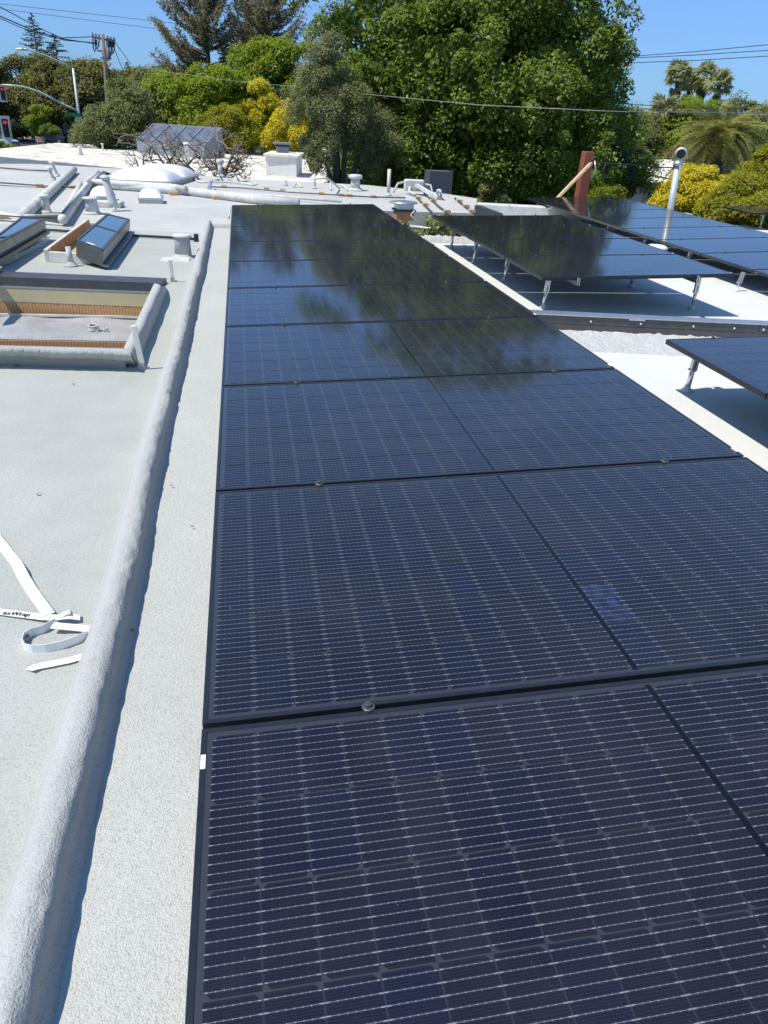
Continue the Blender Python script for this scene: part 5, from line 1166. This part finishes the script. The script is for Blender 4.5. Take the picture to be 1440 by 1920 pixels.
# conifers
def conifer(name, label, px, D, ytop, seed, half_px, mat, ybot=240, dens=1.0, droop=.15, card=1.0, gap=0.0, upturn=0.0, cone=True, group=None):
    rs = np.random.RandomState(seed); b = base_at(px, D); top = off(px, ytop, D); k = D/1399*1.05
    H = top.z-b.z; R = half_px*k; z0 = max(.8, off(px, ybot, D).z-b.z)
    e = thing(name, b, label, 'tree', group)
    MB().tube([(0, 0, 0), (.05*R*.2, 0, H*.5), (0, 0, H)], [H*.016+.08, H*.010+.05, .03], 8).build('trunk', M['bark'], e, True, world=False)
    V = []; bm_ = MB(); nb = int(dens*(H-z0)*(13 if D < 100 else 16))
    for i in range(nb):
        f = (i+rs.rand())/nb; z = z0+(H-z0)*f**.95
        Lb = R*((1-f)**.8 if cone else min(1, (1-f)*2.2+.18)*(.55+.6*rs.rand()))*(.7+.5*rs.rand())+.15
        a = rs.rand()*6.283; d = np.array([math.cos(a), math.sin(a), 0])
        n = max(3, int(Lb*7*dens))
        s_ = np.linspace(.22, 1, n); zz = z-droop*Lb*s_+upturn*Lb*s_**2.2
        P = d[None]*(Lb*s_)[:, None]; P[:, 2] = zz
        bm_.tube([Vector((0, 0, z)), Vector(P[n//2]), Vector(P[-1])], [.035, .022, .008], 4, False)
        m_ = 16 if D < 100 else 9
        Q = np.repeat(P, m_, axis=0)+rs.randn(n*m_, 3)*np.array([.08, .08, .04])*Lb*.6
        V.append(leaves(rs, Q, unit(rs.randn(len(Q), 3)*.5+np.array([0, 0, .7])), .105*card*(R/2.2)**.5*1.3, .34))
    V = np.concatenate(V); V = V[rs.rand(len(V)) > gap]
    o = bpy.data.objects.new('crown', quads_mesh('crown', V, M[mat])); COL.objects.link(o); o.parent = e
    bm_.build('limbs', M['bark'], e, False, world=False)
    return e
conifer('redwood_tree', 'left redwood of the tall sparse pair, with its dark trunk showing', 396, 60, -70, 81, 70, 'redw', 190, 1.15, .05, 1.25, .12, .58, False, 'tall redwoods')
conifer('redwood_tree', 'right redwood of the tall sparse pair, close to the huge tree', 508, 62, -75, 82, 62, 'redw', 180, 1.15, .05, 1.25, .12, .58, False, 'tall redwoods')
conifer('redwood_tree', 'shorter redwood between the tall pair', 440, 66, 40, 83, 30, 'pine', 180, 1.1, .1, 1.1, .05, .1, True, 'tall redwoods')
conifer('redwood_tree', 'redwood crown behind the pair, just right of the middle gap', 468, 70, -15, 84, 46, 'redw', 170, 1.0, .05, 1.2, .15, .5, False, 'tall redwoods')
conifer('conifer_tree', 'tall narrow pointed conifer on the left skyline', 88, 140, 28, 85, 27, 'pine', 135, .62, .12, 1.7, .08, .15, True, 'distant conifers')
conifer('conifer_tree', 'broader dark conifer right beside the narrow one on the left skyline', 123, 140, 66, 86, 27, 'pine', 150, .8, .05, 1.7, .05, .05, True, 'distant conifers')
conifer('conifer_tree', 'small dark conifer directly behind the tall utility pole', 207, 140, 102, 87, 18, 'pine', 150, .8, .1, 1.6, .05, .05, True, 'distant conifers')
conifer('conifer_tree', 'small blue-green conifer top right of the utility pole', 250, 140, 117, 88, 17, 'dkgreen', 150, .9, .1, 1.6, .02, .05, True, 'distant conifers')
conifer('conifer_tree', 'tiny distant conifer left of the redwoods', 332, 150, 138, 89, 12, 'pine', 185, .8, .1, 1.6, .02, .05, True, 'distant conifers')

# bare pruned trees between the roofs
def bare(label, px, py, D, seed, span, h):
    rs = np.random.RandomState(seed); b = ground(px, D, GZ); q = off(px, py, D); e = thing('bare_tree', b, label, 'tree', 'bare trees between the roofs')
    mb = MB(); tw = MB()
    mb.tube([b, Vector((q.x, q.y, q.z))], [.16, .11], 8)
    def grow(p, d, L_, r, lev):
        pts = [p]; n = 5
        for i in range(n):
            d = (d+Vector(rs.randn(3))*.28+Vector((0, 0, .02))).normalized(); p = p+d*(L_/n); pts.append(p)
        (mb if lev < 2 else tw).tube(pts, [r*(1-.13*i) for i in range(n+1)], 6 if lev < 2 else 4)
        if lev >= 3: return
        for k in range(4 if lev < 2 else 3):
            i = rs.randint(2, n+1); nd = (d*.5+Vector(rs.randn(3))*.75).normalized(); nd.z = nd.z*.6+.06
            grow(pts[i], nd.normalized(), L_*(.5+.25*rs.rand()), r*.55, lev+1)
    for k in range(9):
        a = k/9*6.283+rs.rand()*.5; grow(Vector((q.x, q.y, q.z-.1)), Vector((math.cos(a)*1.1, math.sin(a)*.7, .18+.5*rs.rand())).normalized(), span*(.6+.5*rs.rand()), .036, 0)
    mb.build('limbs', M['deadwood'], e, True); tw.build('twigs', M['deadwood'], e)
bare('bare grey-brown tree spreading in front of the grey box skylight', 323, 318, 18.6, 91, 1.05, .8)
bare('bare twiggy tree right of the bubble skylight, in front of the neighbouring roof', 418, 322, 18.0, 92, .72, .6)

# palms
def frond_mesh(rs, L_, nleaf, curve, wl, mat, plume=True):
    V = []; pts = []
    for i in range(nleaf):
        t_ = .10+.90*i/(nleaf-1); x = L_*t_*(1-.12*curve*t_); z = L_*(.10*t_-curve*t_*t_*.55)
        wl_ = wl*math.sin(math.pi*min(1, .12+t_*.86))**.7
        for s in (-1, 1):
            a = np.array([x, 0, z]); tip = a+np.array([.55*wl_, s*wl_*.85, -.28*wl_+.04*rs.randn()]); dn_ = np.array([.012*L_*.9, 0, .0])
            V.append([a-dn_, a+dn_, tip+dn_*.25, tip-dn_*.25])
    me = quads_mesh('frond', np.array(V), M[mat]); return me
def set_frond(e, me, loc, az, el, s, roll=0.0, nm='frond'):
    o = bpy.data.objects.new(nm, me); COL.objects.link(o); o.parent = e; o.location = loc
    o.rotation_euler = (roll, -el, az); o.scale = (s, s, s); return o
rs = np.random.RandomState(5)
fm = [frond_mesh(rs, 2.15, 46, c_, .36, 'palm') for c_ in (.9, 1.1, 1.3, 1.5)]
D = 29
hc = off(1352, 256, D); b = ground(1352, D, GZ)
e = thing('date_palm', b, 'large feathery palm with long arching fronds on the right', 'palm')
MB().tube([b, Vector((hc.x, hc.y, hc.z-.1))], [.36, .30], 12).build('trunk', M['bark'], e, True)
MB().lathe([(.2, -.35), (.32, -.1), (.2, .15), (0, .3)], 12, hc).build('frond_bases', M['thatch'], e, True)
for k in range(96):
    el = rad(60-85*(k/95)**.9+rs.randn()*6); az = k*2.39996+rs.rand()*.2
    set_frond(e, fm[min(3, int((k/95)*3.2+rs.rand()))], hc-b+Vector((0, 0, .05)), az, el, (.80+.25*rs.rand())*(.72+.28*(k/95)), rs.randn()*.25)
def fan_mesh(rs, R_, mat, dead=False):
    V = []; n = 15; st = R_*.85
    V.append([[0, -.03, 0], [0, .03, 0], [st, .025, -.02], [st, -.025, -.02]])
    for i in range(n):
        a = rad(-110+220*i/(n-1)); d = np.array([math.cos(a), math.sin(a), 0]); q = np.array([-d[1], d[0], 0]); c0 = np.array([st, 0, -.02]); L_ = R_*(.75+.2*rs.rand())
        droop = np.array([0, 0, -.30*R_*(.5+rs.rand())]) if not dead else np.array([0, 0, -.2*R_])
        V.append([c0, c0+d*L_*.55-q*.10*R_+droop*.15, c0+d*L_+droop, c0+d*L_*.55+q*.10*R_+droop*.15])
    return quads_mesh('fan', np.array(V), M[mat])
gm = [fan_mesh(rs, .80, 'fan') for _ in range(3)]; dm = [fan_mesh(rs, .62, 'thatch', True) for _ in range(2)]
def fan_palm(px, py, D, label, s, n=30, nd=14, skirt=1.0, lean=0.0):
    hc = off(px, py, D); b = ground(px-lean, D, GZ); e = thing('fan_palm', b, label, 'palm', 'fan palms on the right skyline')
    MB().tube([b, b.lerp(hc, .5), hc], [.22, .16, .15], 8).build('trunk', M['bark'], e, True)
    for k in range(n):
        set_frond(e, gm[k % 3], hc-b, k*2.39996, rad(80-105*(k/(n-1))+rs.randn()*7), .92*s*(.8+.35*rs.rand()), rs.randn()*.5)
    for k in range(nd):
        set_frond(e, dm[k % 2], hc-b-Vector((0, 0, .25*s+.45*skirt*rs.rand()*s)), k*2.39996, rad(-62-22*rs.rand()), s*(.75+.3*rs.rand()), rs.randn()*.4, 'dead_frond')
fan_palm(1272, 142, 70, 'tall leftmost fan palm of the skyline group, with a brown skirt below its head', 1.0, skirt=1.8)
fan_palm(1293, 160, 72, 'darker lower fan palm second from the left in the skyline group', .85)
fan_palm(1322, 143, 70, 'fan palm third from the left in the skyline group, with a tan skirt', .98, skirt=1.4)
fan_palm(1348, 160, 69, 'rightmost fan palm of the skyline group', .95)
fan_palm(1244, 215, 45, 'ragged pale fan palm low beside the bright green tree', .85, 30, 44, 3.4)
